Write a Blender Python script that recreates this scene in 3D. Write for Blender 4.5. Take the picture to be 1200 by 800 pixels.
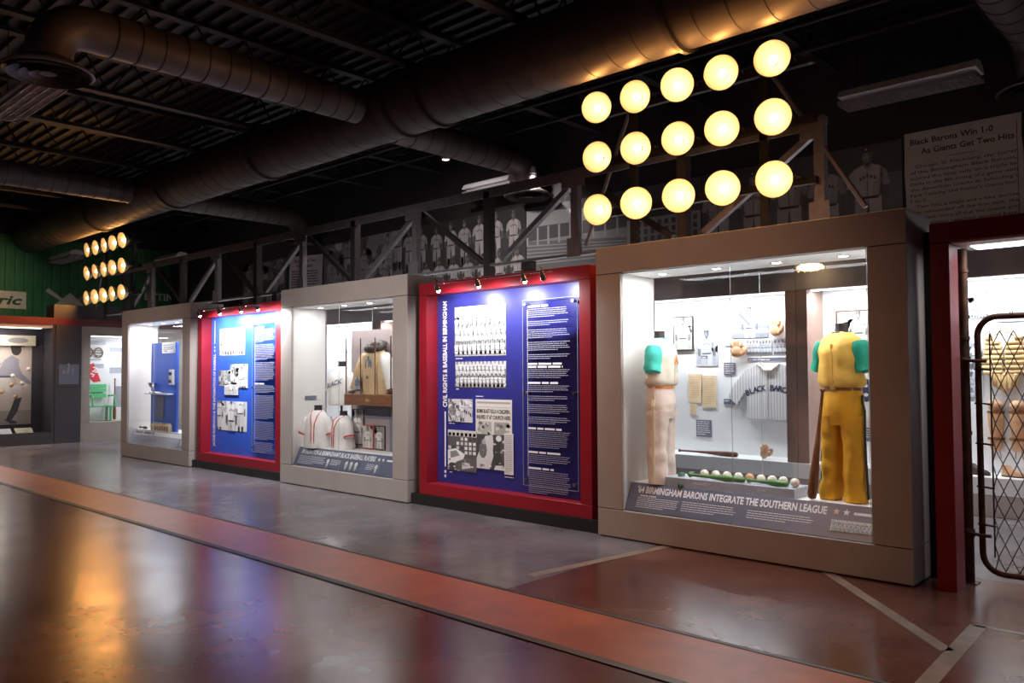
import bpy, math, random
from mathutils import Vector, Matrix, noise

# ------------------------------------------------------------------ scene, camera, world, exposure
for o in list(bpy.data.objects):
    bpy.data.objects.remove(o)
SC = bpy.context.scene
COL = SC.collection

YAW, PITCH, ROLL, FPX = 0.821324, 0.0367045, -0.0049052, 953.41
cam = bpy.data.cameras.new('camera')
cam.sensor_width = 36.0
cam.lens = FPX / 1200.0 * 36.0
cam.clip_end = 200
cam_o = bpy.data.objects.new('camera', cam)
COL.objects.link(cam_o)
_F = Vector((-math.cos(YAW) * math.cos(PITCH), math.sin(YAW) * math.cos(PITCH), math.sin(PITCH)))
_R = _F.cross(Vector((0, 0, 1))).normalized()
_U = _R.cross(_F)
_R2 = _R * math.cos(ROLL) + _U * math.sin(ROLL)
_U2 = _U * math.cos(ROLL) - _R * math.sin(ROLL)
cam_o.matrix_world = Matrix(((_R2.x, _U2.x, -_F.x, 0), (_R2.y, _U2.y, -_F.y, 0), (_R2.z, _U2.z, -_F.z, 1.5), (0, 0, 0, 1)))
SC.camera = cam_o

world = bpy.data.worlds.new('world')
SC.world = world
world.use_nodes = True
world.node_tree.nodes['Background'].inputs[0].default_value = (0.55, 0.47, 0.52, 1)
world.node_tree.nodes['Background'].inputs[1].default_value = 0.030

SC.view_settings.view_transform = 'Standard'
SC.view_settings.look = 'None'
SC.view_settings.gamma = 1.0
SC.view_settings.use_curve_mapping = False
SC.view_settings.exposure = 0.0

WARM = (1.0, 0.42, 0.10)
COOL = (0.93, 0.96, 1.0)
NEUT = (1.0, 0.93, 0.9)


def spot(name, loc, target, energy, angle=70, blend=0.6, color=COOL, radius=0.03):
    l = bpy.data.lights.new(name, 'SPOT')
    l.energy = energy; l.spot_size = math.radians(angle); l.spot_blend = blend
    l.color = color; l.shadow_soft_size = radius
    o = bpy.data.objects.new(name, l); COL.objects.link(o)
    o.location = loc
    o.rotation_euler = (Vector(target) - Vector(loc)).to_track_quat('-Z', 'Y').to_euler()
    return o


def area(name, loc, sx, sy, energy, color=COOL, target=None):
    l = bpy.data.lights.new(name, 'AREA')
    l.shape = 'RECTANGLE'; l.size = sx; l.size_y = sy; l.energy = energy; l.color = color
    o = bpy.data.objects.new(name, l); COL.objects.link(o)
    o.location = loc
    if target is not None:
        o.rotation_euler = (Vector(target) - Vector(loc)).to_track_quat('-Z', 'Y').to_euler()
    return o


# ------------------------------------------------------------------ materials
MATS = {}


def _nodes(name):
    m = bpy.data.materials.new(name); m.use_nodes = True
    nt = m.node_tree
    return m, nt, nt.nodes['Principled BSDF']


def mat(name, col, rough=0.5, metal=0.0, spec=0.5, var=0.0, scale=6.0, bump=0.0, bscale=60.0, stretch=None, coat=0.0):
    m, nt, b = _nodes(name)
    b.inputs['Roughness'].default_value = rough
    b.inputs['Metallic'].default_value = metal
    b.inputs['Specular IOR Level'].default_value = spec
    b.inputs['Coat Weight'].default_value = coat
    c = tuple(col) + (1,)
    b.inputs['Base Color'].default_value = c
    if var or bump:
        tc = nt.nodes.new('ShaderNodeTexCoord')
        mp = nt.nodes.new('ShaderNodeMapping')
        nt.links.new(tc.outputs['Object'], mp.inputs[0])
        if stretch: mp.inputs['Scale'].default_value = stretch
    if var:
        n = nt.nodes.new('ShaderNodeTexNoise'); n.inputs['Scale'].default_value = scale
        n.inputs['Detail'].default_value = 5
        nt.links.new(mp.outputs[0], n.inputs['Vector'])
        r = nt.nodes.new('ShaderNodeValToRGB')
        r.color_ramp.elements[0].position = .3; r.color_ramp.elements[1].position = .7
        r.color_ramp.elements[0].color = tuple(max(0, x * (1 - var)) for x in col) + (1,)
        r.color_ramp.elements[1].color = tuple(min(1, x * (1 + var)) for x in col) + (1,)
        nt.links.new(n.outputs[0], r.inputs[0]); nt.links.new(r.outputs[0], b.inputs['Base Color'])
    if bump:
        n2 = nt.nodes.new('ShaderNodeTexNoise'); n2.inputs['Scale'].default_value = bscale
        nt.links.new(mp.outputs[0], n2.inputs['Vector'])
        bp = nt.nodes.new('ShaderNodeBump'); bp.inputs['Strength'].default_value = bump; bp.inputs['Distance'].default_value = .01
        nt.links.new(n2.outputs[0], bp.inputs['Height']); nt.links.new(bp.outputs[0], b.inputs['Normal'])
    MATS[name] = m
    return m


def emis(name, col, strength):
    m, nt, b = _nodes(name)
    b.inputs['Base Color'].default_value = tuple(col) + (1,)
    b.inputs['Emission Color'].default_value = tuple(col) + (1,)
    b.inputs['Emission Strength'].default_value = strength
    MATS[name] = m
    return m


def glass(name, tint=(1, 1, 1), ior=1.45, rough=0.0, haze=0.0):
    m = bpy.data.materials.new(name); m.use_nodes = True
    nt = m.node_tree
    for n in list(nt.nodes): nt.nodes.remove(n)
    out = nt.nodes.new('ShaderNodeOutputMaterial')
    tr = nt.nodes.new('ShaderNodeBsdfTransparent'); tr.inputs[0].default_value = tuple(tint) + (1,)
    gl = nt.nodes.new('ShaderNodeBsdfGlossy'); gl.inputs['Roughness'].default_value = rough
    fr = nt.nodes.new('ShaderNodeFresnel'); fr.inputs[0].default_value = ior
    mx = nt.nodes.new('ShaderNodeMixShader')
    nt.links.new(fr.outputs[0], mx.inputs[0]); nt.links.new(tr.outputs[0], mx.inputs[1]); nt.links.new(gl.outputs[0], mx.inputs[2])
    nt.links.new(mx.outputs[0], out.inputs[0])
    MATS[name] = m
    return m


def floor_mat(name, c1, c2, c3, rough=(0.16, 0.36), scale=0.9):
    m, nt, b = _nodes(name)
    tc = nt.nodes.new('ShaderNodeTexCoord')
    n1 = nt.nodes.new('ShaderNodeTexNoise'); n1.inputs['Scale'].default_value = scale; n1.inputs['Detail'].default_value = 5; n1.inputs['Roughness'].default_value = .55
    n1.inputs['Distortion'].default_value = .15
    n2 = nt.nodes.new('ShaderNodeTexNoise'); n2.inputs['Scale'].default_value = 6; n2.inputs['Detail'].default_value = 6
    for n in (n1, n2): nt.links.new(tc.outputs['Object'], n.inputs['Vector'])
    r = nt.nodes.new('ShaderNodeValToRGB'); e = r.color_ramp.elements
    e[0].position = .25; e[0].color = tuple(c1) + (1,); e[1].position = .78; e[1].color = tuple(c3) + (1,)
    k = e.new(.5); k.color = tuple(c2) + (1,)
    nt.links.new(n1.outputs[0], r.inputs[0])
    mx = nt.nodes.new('ShaderNodeMixRGB'); mx.blend_type = 'OVERLAY'; mx.inputs[0].default_value = .2
    nt.links.new(r.outputs[0], mx.inputs[1]); nt.links.new(n2.outputs[0], mx.inputs[2])
    nt.links.new(mx.outputs[0], b.inputs['Base Color'])
    mr = nt.nodes.new('ShaderNodeMapRange'); mr.inputs['From Min'].default_value = .1; mr.inputs['From Max'].default_value = .9
    mr.inputs['To Min'].default_value = rough[0]; mr.inputs['To Max'].default_value = rough[1]
    nt.links.new(n1.outputs[0], mr.inputs[0]); nt.links.new(mr.outputs[0], b.inputs['Roughness'])
    b.inputs['Specular IOR Level'].default_value = .38
    MATS[name] = m
    return m


def stripe_mat(name, c1, c2, freq, duty=.12, axis=0):
    m, nt, b = _nodes(name)
    tc = nt.nodes.new('ShaderNodeTexCoord'); sp = nt.nodes.new('ShaderNodeSeparateXYZ')
    nt.links.new(tc.outputs['Object'], sp.inputs[0])
    mu = nt.nodes.new('ShaderNodeMath'); mu.operation = 'MULTIPLY'; mu.inputs[1].default_value = freq
    fr = nt.nodes.new('ShaderNodeMath'); fr.operation = 'FRACT'
    lt = nt.nodes.new('ShaderNodeMath'); lt.operation = 'LESS_THAN'; lt.inputs[1].default_value = duty
    nt.links.new(sp.outputs[axis], mu.inputs[0]); nt.links.new(mu.outputs[0], fr.inputs[0]); nt.links.new(fr.outputs[0], lt.inputs[0])
    mx = nt.nodes.new('ShaderNodeMixRGB'); mx.inputs[1].default_value = tuple(c1) + (1,); mx.inputs[2].default_value = tuple(c2) + (1,)
    nt.links.new(lt.outputs[0], mx.inputs[0]); nt.links.new(mx.outputs[0], b.inputs['Base Color'])
    b.inputs['Roughness'].default_value = .85
    MATS[name] = m
    return m


floor_mat('concrete_brown', (0.085, 0.026, 0.020), (0.145, 0.046, 0.035), (0.215, 0.08, 0.063), rough=(.17, .29), scale=1.3)
floor_mat('concrete_grey', (0.11, 0.098, 0.107), (0.165, 0.148, 0.158), (0.24, 0.215, 0.222), rough=(.17, .29), scale=1.3)
floor_mat('concrete_infield', (0.085, 0.030, 0.021), (0.135, 0.049, 0.034), (0.205, 0.09, 0.068), rough=(.17, .29), scale=1.3)
floor_mat('track_orange', (0.34, 0.072, 0.024), (0.41, 0.098, 0.035), (0.48, 0.13, 0.05), rough=(.34, .42), scale=3)
mat('groove', (0.025, 0.02, 0.02), .5)
mat('chalk', (0.27, 0.19, 0.14), .4, var=.25, scale=8)
mat('ceiling_black', (0.009, 0.007, 0.007), .75, var=.3, scale=4)
mat('joist_black', (0.016, 0.013, 0.012), .65)
mat('duct_dark', (0.085, 0.068, 0.062), .5, metal=.25, var=.25, scale=3, bump=.1, bscale=30)
mat('duct_flange', (0.05, 0.04, 0.038), .5, metal=.3)
mat('wall_dark', (0.03, 0.026, 0.027), .8, var=.2, scale=3)
mat('case_tan', (0.44, 0.385, 0.35), .45, var=.06, scale=3)
mat('case_inner', (0.72, 0.69, 0.66), .5, var=.04, scale=3)
mat('soffit_white', (0.88, 0.88, 0.88), .5)
mat('gap_black', (0.01, 0.009, 0.009), .8)
mat('toe_black', (0.018, 0.015, 0.015), .5)
mat('frame_red', (0.30, 0.010, 0.020), .38, var=.08, scale=3)
mat('door_red', (0.26, 0.010, 0.014), .45, var=.1, scale=3)
mat('panel_blue', (0.030, 0.030, 0.20), .35, var=.18, scale=2)
mat('panel_bright_blue', (0.035, 0.12, 0.62), .35, var=.12, scale=2)
mat('rail_slate', (0.13, 0.145, 0.21), .35, var=.12, scale=3)
mat('rail_silver', (0.42, 0.46, 0.55), .35, var=.12, scale=3)
mat('white_print', (0.85, 0.85, 0.88), .6)
mat('fine_print', (0.42, 0.42, 0.55), .6)
mat('dark_print', (0.03, 0.028, 0.035), .6)
mat('grey_print', (0.3, 0.29, 0.31), .6)
mat('gold_star', (0.75, 0.55, 0.32), .5)
mat('chrome', (0.7, 0.7, 0.72), .22, metal=1)
mat('steel_grey', (0.24, 0.22, 0.24), .45, metal=.4, var=.15, scale=10)
mat('steel_dark', (0.055, 0.045, 0.045), .5, metal=.3)
mat('rack_brown', (0.02, 0.014, 0.011), .6)
mat('reflector', (0.92, 0.74, 0.46), .45, metal=.2)
mat('socket', (0.25, 0.2, 0.16), .45, metal=.6)
emis('bulb_warm', (1.0, 0.74, 0.42), 8.5)
emis('bulb_white', (1.0, 0.97, 0.93), 30)
emis('lens_white', (1.0, 0.97, 0.95), 40)
emis('light_diffuser', (0.95, 0.97, 1.0), 3)
emis('cage_glow', (1.0, 0.75, 0.42), 5)
glass('case_glass', (0.975, 0.985, 0.985), 1.28)
glass('acrylic', (0.93, 0.94, 0.98), 1.3)
mat('glass_edge', (0.34, 0.40, 0.41), .2)
mat('fixture_white', (0.80, 0.75, 0.76), .45)
mat('fixture_louver', (0.4, 0.37, 0.38), .4, metal=.4)
mat('tube_white', (0.8, 0.78, 0.8), .3)
mat('green_wall', (0.03, 0.16, 0.05), .55, var=.25, scale=3, stretch=(1, 4, .6))
mat('cream', (0.66, 0.6, 0.44), .6, var=.1, scale=8)
mat('dark_green', (0.02, 0.09, 0.04), .6)
mat('far_white', (0.80, 0.82, 0.84), .6, var=.03, scale=3)
mat('far_brown', (0.34, 0.22, 0.18), .5, var=.1, scale=4)
mat('far_header', (0.40, 0.35, 0.35), .55, var=.08, scale=3)
mat('pillar_dark', (0.058, 0.053, 0.062), .55, var=.1, scale=3)
mat('beige_frame', (0.42, 0.37, 0.33), .5, var=.06)
mat('band_red', (0.13, 0.008, 0.016), .45)
mat('rust', (0.13, 0.06, 0.035), .6, metal=.35, var=.45, scale=18, bump=.15, bscale=90)
mat('wire', (0.09, 0.075, 0.07), .45, metal=.5)
mat('gold_cloth', (0.72, 0.36, 0.012), .65, var=.12, scale=9)
mat('gold_vest', (0.72, 0.43, 0.07), .65, var=.12, scale=9)
mat('green_cloth', (0.0, 0.27, 0.17), .7, var=.15, scale=9)
mat('teal_cloth', (0.06, 0.55, 0.45), .7, var=.15, scale=9)
mat('cream_cloth', (0.80, 0.70, 0.56), .75, var=.1, scale=9)
mat('pink_cloth', (0.78, 0.62, 0.53), .75, var=.1, scale=9)
mat('white_cloth', (0.80, 0.77, 0.74), .8, var=.06, scale=9)
mat('tan_cloth', (0.70, 0.50, 0.28), .8, var=.18, scale=8)
mat('orange_print', (0.72, 0.24, 0.06), .6)
mat('red_print', (0.60, 0.06, 0.04), .6)
mat('navy_print', (0.04, 0.04, 0.10), .6)
mat('leather_brown', (0.22, 0.085, 0.03), .5, var=.2, scale=14)
mat('leather_tan', (0.62, 0.36, 0.20), .55, var=.2, scale=14)
mat('leather_dark', (0.05, 0.03, 0.025), .5)
mat('neck_dark', (0.04, 0.03, 0.03), .5)
mat('stripe_dark', (0.02, 0.03, 0.025), .6)
mat('bat_brown', (0.22, 0.09, 0.035), .4, var=.3, scale=5, stretch=(9, 9, 1.2))
mat('bat_green', (0.09, 0.21, 0.06), .4, var=.2, scale=8)
mat('bat_dark', (0.12, 0.04, 0.025), .4, var=.3, scale=8)
mat('ball_white', (0.82, 0.78, 0.70), .55, var=.08, scale=12)
mat('ball_brown', (0.62, 0.38, 0.2), .6, var=.2, scale=12)
mat('stitch_red', (0.5, 0.06, 0.05), .6)
mat('wood_box', (0.22, 0.09, 0.045), .4, var=.25, scale=6, stretch=(1.5, 8, 8))
mat('brass', (0.7, 0.5, 0.2), .3, metal=.9)
mat('taupe', (0.36, 0.29, 0.28), .6, var=.05)
mat('label_grey', (0.16, 0.17, 0.23), .5)
mat('paper_cream', (0.78, 0.62, 0.40), .7, var=.1, scale=10)
mat('pad_yellow', (0.74, 0.52, 0.25), .65, var=.12, scale=14)
mat('seam_brown', (0.32, 0.18, 0.06), .7)
mat('frame_wood', (0.12, 0.05, 0.03), .4)
mat('bench_green', (0.10, 0.50, 0.22), .45, var=.08)
mat('pennant_red', (0.62, 0.03, 0.05), .6, var=.1)
mat('clip_paper', (0.62, 0.55, 0.51), .8, var=.08, scale=5)
stripe_mat('pinstripe', (0.74, 0.74, 0.74), (0.22, 0.24, 0.34), 26, .14, 0)
MATS['print'], _nt, _b = _nodes('print')
_a = _nt.nodes.new('ShaderNodeVertexColor'); _a.layer_name = 'Col'
_nt.links.new(_a.outputs[0], _b.inputs['Base Color']); _b.inputs['Roughness'].default_value = .6


# ------------------------------------------------------------------ building helpers
class MB:
    def __init__(s):
        s.v = []; s.f = []; s.c = []; s.mi = []; s.cur = 0

    def face(s, idx, c=None):
        s.f.append(tuple(idx)); s.c.append(c); s.mi.append(s.cur)

    def box(s, x0, x1, y0, y1, z0, z1, c=None):
        b = len(s.v)
        s.v += [(x0, y0, z0), (x1, y0, z0), (x1, y1, z0), (x0, y1, z0), (x0, y0, z1), (x1, y0, z1), (x1, y1, z1), (x0, y1, z1)]
        for q in ((0, 3, 2, 1), (4, 5, 6, 7), (0, 1, 5, 4), (1, 2, 6, 5), (2, 3, 7, 6), (3, 0, 4, 7)):
            s.face([b + i for i in q], c)
        return s

    def bbox(s, x0, x1, y0, y1, z0, z1, e=.004):
        """box with chamfered edges"""
        b = len(s.v)
        X = (x0, x1); Y = (y0, y1); Z = (z0, z1); sg = (1, -1)
        idx = {}
        for i in (0, 1):
            for j in (0, 1):
                for k in (0, 1):
                    for a in range(3):
                        p = [X[i] + e * sg[i], Y[j] + e * sg[j], Z[k] + e * sg[k]]
                        p[a] = (X[i], Y[j], Z[k])[a]
                        idx[(i, j, k, a)] = len(s.v); s.v.append(tuple(p))
        g = lambda *t: idx[t]
        for a in range(3):
            for side in (0, 1):
                o = [0, 0, 0]; o[a] = side
                u, w = (a + 1) % 3, (a + 2) % 3
                ring = []
                for (p, q) in ((0, 0), (1, 0), (1, 1), (0, 1)):
                    o[u] = p; o[w] = q; ring.append(g(o[0], o[1], o[2], a))
                s.face(ring if side else ring[::-1])
        for a in range(3):
            u, w = (a + 1) % 3, (a + 2) % 3
            for p in (0, 1):
                for q in (0, 1):
                    o = [0, 0, 0]; o[u] = p; o[w] = q
                    o0 = list(o); o0[a] = 0; o1 = list(o); o1[a] = 1
                    r = [g(*o0, u), g(*o1, u), g(*o1, w), g(*o0, w)]
                    s.face(r if (p != q) else r[::-1])
        for i in (0, 1):
            for j in (0, 1):
                for k in (0, 1):
                    r = [g(i, j, k, 0), g(i, j, k, 1), g(i, j, k, 2)]
                    s.face(r if (i + j + k) % 2 else r[::-1])
        return s

    def poly(s, pts, c=None):
        b = len(s.v); s.v += [tuple(p) for p in pts]
        s.face(range(b, b + len(pts)), c)
        return s

    def prism(s, pts2, o, xd, ud, t, c=None):
        """outline in the plane (xd,ud) at o, thickness t along the normal"""
        o = Vector(o); xd = Vector(xd); ud = Vector(ud); n = xd.cross(ud).normalized()
        k = len(pts2); b = len(s.v)
        for h in (0, t):
            for (x, y) in pts2: s.v.append(tuple(o + xd * x + ud * y + n * h))
        s.face([b + i for i in range(k)][::-1], c); s.face([b + k + i for i in range(k)], c)
        for i in range(k):
            j = (i + 1) % k
            s.face((b + i, b + j, b + k + j, b + k + i), c)
        return s

    def tube(s, path, r, seg=10, cap=True, closed=False, flat=1.0):
        P = [Vector(p) for p in path]; n = len(P); b = len(s.v)
        R = r if isinstance(r, (list, tuple)) else [r] * n
        up = None
        for i in range(n):
            if closed: t = P[(i + 1) % n] - P[(i - 1) % n]
            else: t = (P[min(i + 1, n - 1)] - P[max(i - 1, 0)])
            t.normalize()
            if up is None:
                up = Vector((0, 0, 1)) if abs(t.z) < .9 else Vector((0, 1, 0))
            a = (up - t * up.dot(t)).normalized(); up = a
            q = t.cross(a)
            for k in range(seg):
                an = 2 * math.pi * k / seg
                s.v.append(tuple(P[i] + (a * math.cos(an) + q * math.sin(an) * flat) * R[i]))
        m = n if closed else n - 1
        for i in range(m):
            for k in range(seg):
                k2 = (k + 1) % seg; i2 = (i + 1) % n
                s.face((b + i * seg + k, b + i * seg + k2, b + i2 * seg + k2, b + i2 * seg + k))
        if cap and not closed:
            s.face([b + k for k in range(seg)][::-1]); s.face([b + (n - 1) * seg + k for k in range(seg)])
        return s

    def loft(s, rings, seg=24, cap=True, power=2.0):
        """rings: (cx,cy,cz,rx,ry)"""
        b = len(s.v); n = len(rings)
        for (cx, cy, cz, rx, ry) in rings:
            for k in range(seg):
                a = 2 * math.pi * k / seg
                c, d = math.cos(a), math.sin(a)
                e = 2.0 / power
                s.v.append((cx + rx * math.copysign(abs(c) ** e, c), cy + ry * math.copysign(abs(d) ** e, d), cz))
        for i in range(n - 1):
            for k in range(seg):
                k2 = (k + 1) % seg
                s.face((b + i * seg + k, b + i * seg + k2, b + (i + 1) * seg + k2, b + (i + 1) * seg + k))
        if cap:
            s.face([b + k for k in range(seg)][::-1]); s.face([b + (n - 1) * seg + k for k in range(seg)])
        return s

    def lathe(s, prof, o=(0, 0, 0), ax=(0, 0, 1), seg=20, cap=False):
        o = Vector(o); ax = Vector(ax).normalized()
        h = Vector((1, 0, 0)) if abs(ax.x) < .9 else Vector((0, 1, 0))
        a = (h - ax * h.dot(ax)).normalized(); q = ax.cross(a)
        b = len(s.v); n = len(prof)
        for (r, t) in prof:
            for k in range(seg):
                an = 2 * math.pi * k / seg
                s.v.append(tuple(o + ax * t + (a * math.cos(an) + q * math.sin(an)) * r))
        for i in range(n - 1):
            for k in range(seg):
                k2 = (k + 1) % seg
                s.face((b + i * seg + k, b + i * seg + k2, b + (i + 1) * seg + k2, b + (i + 1) * seg + k))
        if cap:
            s.face([b + k for k in range(seg)][::-1]); s.face([b + (n - 1) * seg + k for k in range(seg)])
        return s

    def sphere(s, o, r, seg=14, rings=9, sq=(1, 1, 1)):
        pr = [(max(1e-4, math.sin(math.pi * i / rings)) * r, -math.cos(math.pi * i / rings) * r) for i in range(rings + 1)]
        b = len(s.v); s.lathe(pr, (0, 0, 0), (0, 0, 1), seg)
        for i in range(b, len(s.v)):
            x, y, z = s.v[i]; s.v[i] = (o[0] + x * sq[0], o[1] + y * sq[1], o[2] + z * sq[2])
        return s

    def wrinkle(s, amp=.006, freq=7.0, cx=0, cy=0, seed=0, vert=2.0, lo=0, fold=0.0, nf=5):
        for i in range(lo, len(s.v)):
            x, y, z = s.v[i]
            d = Vector((x - cx, y - cy, 0))
            if d.length < 1e-5: continue
            d.normalize()
            k = noise.noise(Vector((x * freq + seed * 7.1, y * freq, z * freq * vert + seed))) + .5 * noise.noise(Vector((x * freq * 2.5, y * freq * 2.5 + seed, z * freq * vert * 2.2)))
            k = k * amp + fold * math.sin(nf * math.atan2(y - cy, x - cx) + 3.5 * noise.noise(Vector((seed, 0, z * 3.5))) + seed)
            s.v[i] = (x + d.x * k, y + d.y * k, z)
            continue
            s.v[i] = (x + d.x * amp * k, y + d.y * amp * k, z)
        return s

    def xform(s, M):
        s.v = [tuple(M @ Vector(p)) for p in s.v]
        return s

    def build(s, name, m, parent=None, smooth=False, local=False):
        me = bpy.data.meshes.new(name)
        vs = [Vector(p) for p in s.v]
        if parent is None:
            lo = [min(p[i] for p in vs) for i in range(3)]; hi = [max(p[i] for p in vs) for i in range(3)]
            org = Vector(((lo[0] + hi[0]) / 2, (lo[1] + hi[1]) / 2, lo[2]))
        elif local:
            org = Vector((0, 0, 0))
        else:
            org = wloc(parent)
        me.from_pydata([tuple(p - org) for p in vs], [], s.f)
        ms = m if isinstance(m, (list, tuple)) else [m]
        for q in ms: me.materials.append(MATS[q])
        if any(s.mi):
            me.polygons.foreach_set('material_index', s.mi)
        if any(c is not None for c in s.c):
            ca = me.color_attributes.new('Col', 'FLOAT_COLOR', 'CORNER')
            buf = []
            for f, c in zip(s.f, s.c):
                c = c if c is not None else (.5, .5, .5)
                if not isinstance(c, tuple): c = (c, c, c)
                buf += (list(c) + [1.0]) * len(f)
            ca.data.foreach_set('color', buf)
        if smooth:
            me.polygons.foreach_set('use_smooth', [True] * len(me.polygons))
            try: me.set_sharp_from_angle(angle=math.radians(50))
            except Exception: pass
        me.update()
        o = bpy.data.objects.new(name, me); COL.objects.link(o)
        if parent is None: o.location = org
        else: o.parent = parent
        if name in ('small_print', 'caption', 'headings', 'markings', 'box_score', 'marks', 'text_line', 'headline_marks'): o['kind'] = 'stuff'
        return o


def wloc(o):
    v = Vector((0, 0, 0))
    while o is not None:
        v += Vector(o.location); o = o.parent
    return v


def tag(o, label=None, cat=None, group=None, kind=None):
    if label: o['label'] = label
    if cat: o['category'] = cat
    if group: o['group'] = group
    if kind: o['kind'] = kind
    return o


def thing(name, label, cat, loc=(0, 0, 0), rotz=0.0, group=None):
    o = bpy.data.objects.new(name, None); COL.objects.link(o)
    o.empty_display_size = .1
    o.location = loc; o.rotation_euler = (0, 0, rotz)
    return tag(o, label, cat, group)


def struct(name, mb, m, smooth=False):
    return tag(mb.build(name, m, None, smooth), kind='structure')


def copy_tree(o, parent=None, loc=None):
    c = o.copy(); COL.objects.link(c); c.parent = parent
    if loc is not None: c.location = loc
    for ch in list(o.children): copy_tree(ch, c)
    return c


# ---- lettering and prints
WALL = ((1, 0, 0), (0, 0, 1))       # facing -Y
LEFTW = ((0, 1, 0), (0, 0, 1))      # facing +X
_tc = {}


def glyphs(s, bold=0.0, shear=0.0):
    key = (s, bold, shear)
    if key in _tc: return _tc[key]
    cu = bpy.data.curves.new('t', 'FONT'); cu.body = s; cu.resolution_u = 2; cu.offset = bold; cu.shear = shear
    ob = bpy.data.objects.new('t', cu); COL.objects.link(ob)
    me = bpy.data.meshes.new_from_object(ob)
    vs = [(v.co.x, v.co.y) for v in me.vertices]; fs = [tuple(p.vertices) for p in me.polygons]
    bpy.data.objects.remove(ob); bpy.data.curves.remove(cu); bpy.data.meshes.remove(me)
    _tc[key] = (vs, fs)
    return _tc[key]


def add_text(mb, s, o, axes, h, w=None, align='l', bold=0.0, shear=0.0, lift=.001):
    """s with cap height h; squeezed to width w if given; o = baseline start"""
    vs, fs = glyphs(s, bold, shear)
    if not vs: return 0
    x0 = min(p[0] for p in vs); x1 = max(p[0] for p in vs)
    sy = h / .69; sx = (w / (x1 - x0)) if w else sy
    W = (x1 - x0) * sx
    dx = {'l': 0, 'c': -W / 2, 'r': -W}[align]
    xd = Vector(axes[0]); ud = Vector(axes[1]); n = xd.cross(ud).normalized()
    b = len(mb.v); o = Vector(o)
    for (x, y) in vs: mb.v.append(tuple(o + xd * ((x - x0) * sx + dx) + ud * (y * sy) + n * lift))
    for f in fs: mb.face([b + i for i in f])
    return W


def text(name, s, o, axes, h, m, parent, w=None, **k):
    mb = MB(); add_text(mb, s, o, axes, h, w, **k)
    return mb.build(name, m, parent)


def add_bars(mb, o, axes, w, pitch, n, th, seed=0, ragged=True, lift=.001):
    """lines of small words too fine to read"""
    rnd = random.Random(seed)
    xd = Vector(axes[0]); ud = Vector(axes[1]); nn = xd.cross(ud).normalized(); o = Vector(o) + nn * lift
    for i in range(n):
        end = w * (rnd.uniform(.35, .8) if (i == n - 1 and ragged) else rnd.uniform(.9, 1))
        x = 0
        while x < end:
            l = min(rnd.uniform(3, 9) * th, end - x)
            y = -i * pitch
            mb.poly([o + xd * a + ud * b for a, b in ((x, y - th), (x + l, y - th), (x + l, y), (x, y))])
            x += l + th * .9


def star(r, r2=.42):
    return [(math.sin(i * math.pi / 5) * (r if i % 2 == 0 else r * r2), math.cos(i * math.pi / 5) * (r if i % 2 == 0 else r * r2)) for i in range(10)]


def ell(cx, cy, rx, ry, n=8):
    return [(cx + rx * math.cos(2 * math.pi * i / n), cy + ry * math.sin(2 * math.pi * i / n)) for i in range(n)]


class Print:
    """a flat printed picture: layered flat shapes of ink on a sheet"""
    def __init__(s, w, h, base=.6, tint=(1, 1, 1), thick=.004, lift=.0003):
        s.w = w; s.h = h; s.p = []; s.base = base; s.tint = tint; s.t = thick; s.lift = lift

    def add(s, pts, g, layer=1):
        # clip to the sheet
        def clip(P, ax, lim, sgn):
            out = []
            for i in range(len(P)):
                a, b = P[i - 1], P[i]
                ia, ib = (a[ax] - lim) * sgn <= 0, (b[ax] - lim) * sgn <= 0
                if ia != ib:
                    t = (lim - a[ax]) / (b[ax] - a[ax])
                    out.append((a[0] + (b[0] - a[0]) * t, a[1] + (b[1] - a[1]) * t))
                if ib: out.append(b)
            return out
        P = list(pts)
        for ax, lim, sg in ((0, 0, -1), (0, s.w, 1), (1, 0, -1), (1, s.h, 1)):
            P = clip(P, ax, lim, sg)
            if len(P) < 3: return
        s.p.append((P, g, layer))

    def rect(s, x0, x1, y0, y1, g, layer=1): s.add([(x0, y0), (x1, y0), (x1, y1), (x0, y1)], g, layer)

    def build(s, name, o, axes, parent=None):
        mb = MB(); xd = Vector(axes[0]); ud = Vector(axes[1]); n = xd.cross(ud).normalized(); o = Vector(o)
        T = lambda g: tuple(g * k for k in s.tint) if not isinstance(g, tuple) else g
        mb.prism([(0, 0), (s.w, 0), (s.w, s.h), (0, s.h)], o, xd, ud, s.t, T(s.base))
        for P, g, L in s.p:
            mb.poly([o + xd * x + ud * y + n * (s.t + s.lift * L) for x, y in P], T(g))
        return mb.build(name, 'print', parent)


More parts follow.
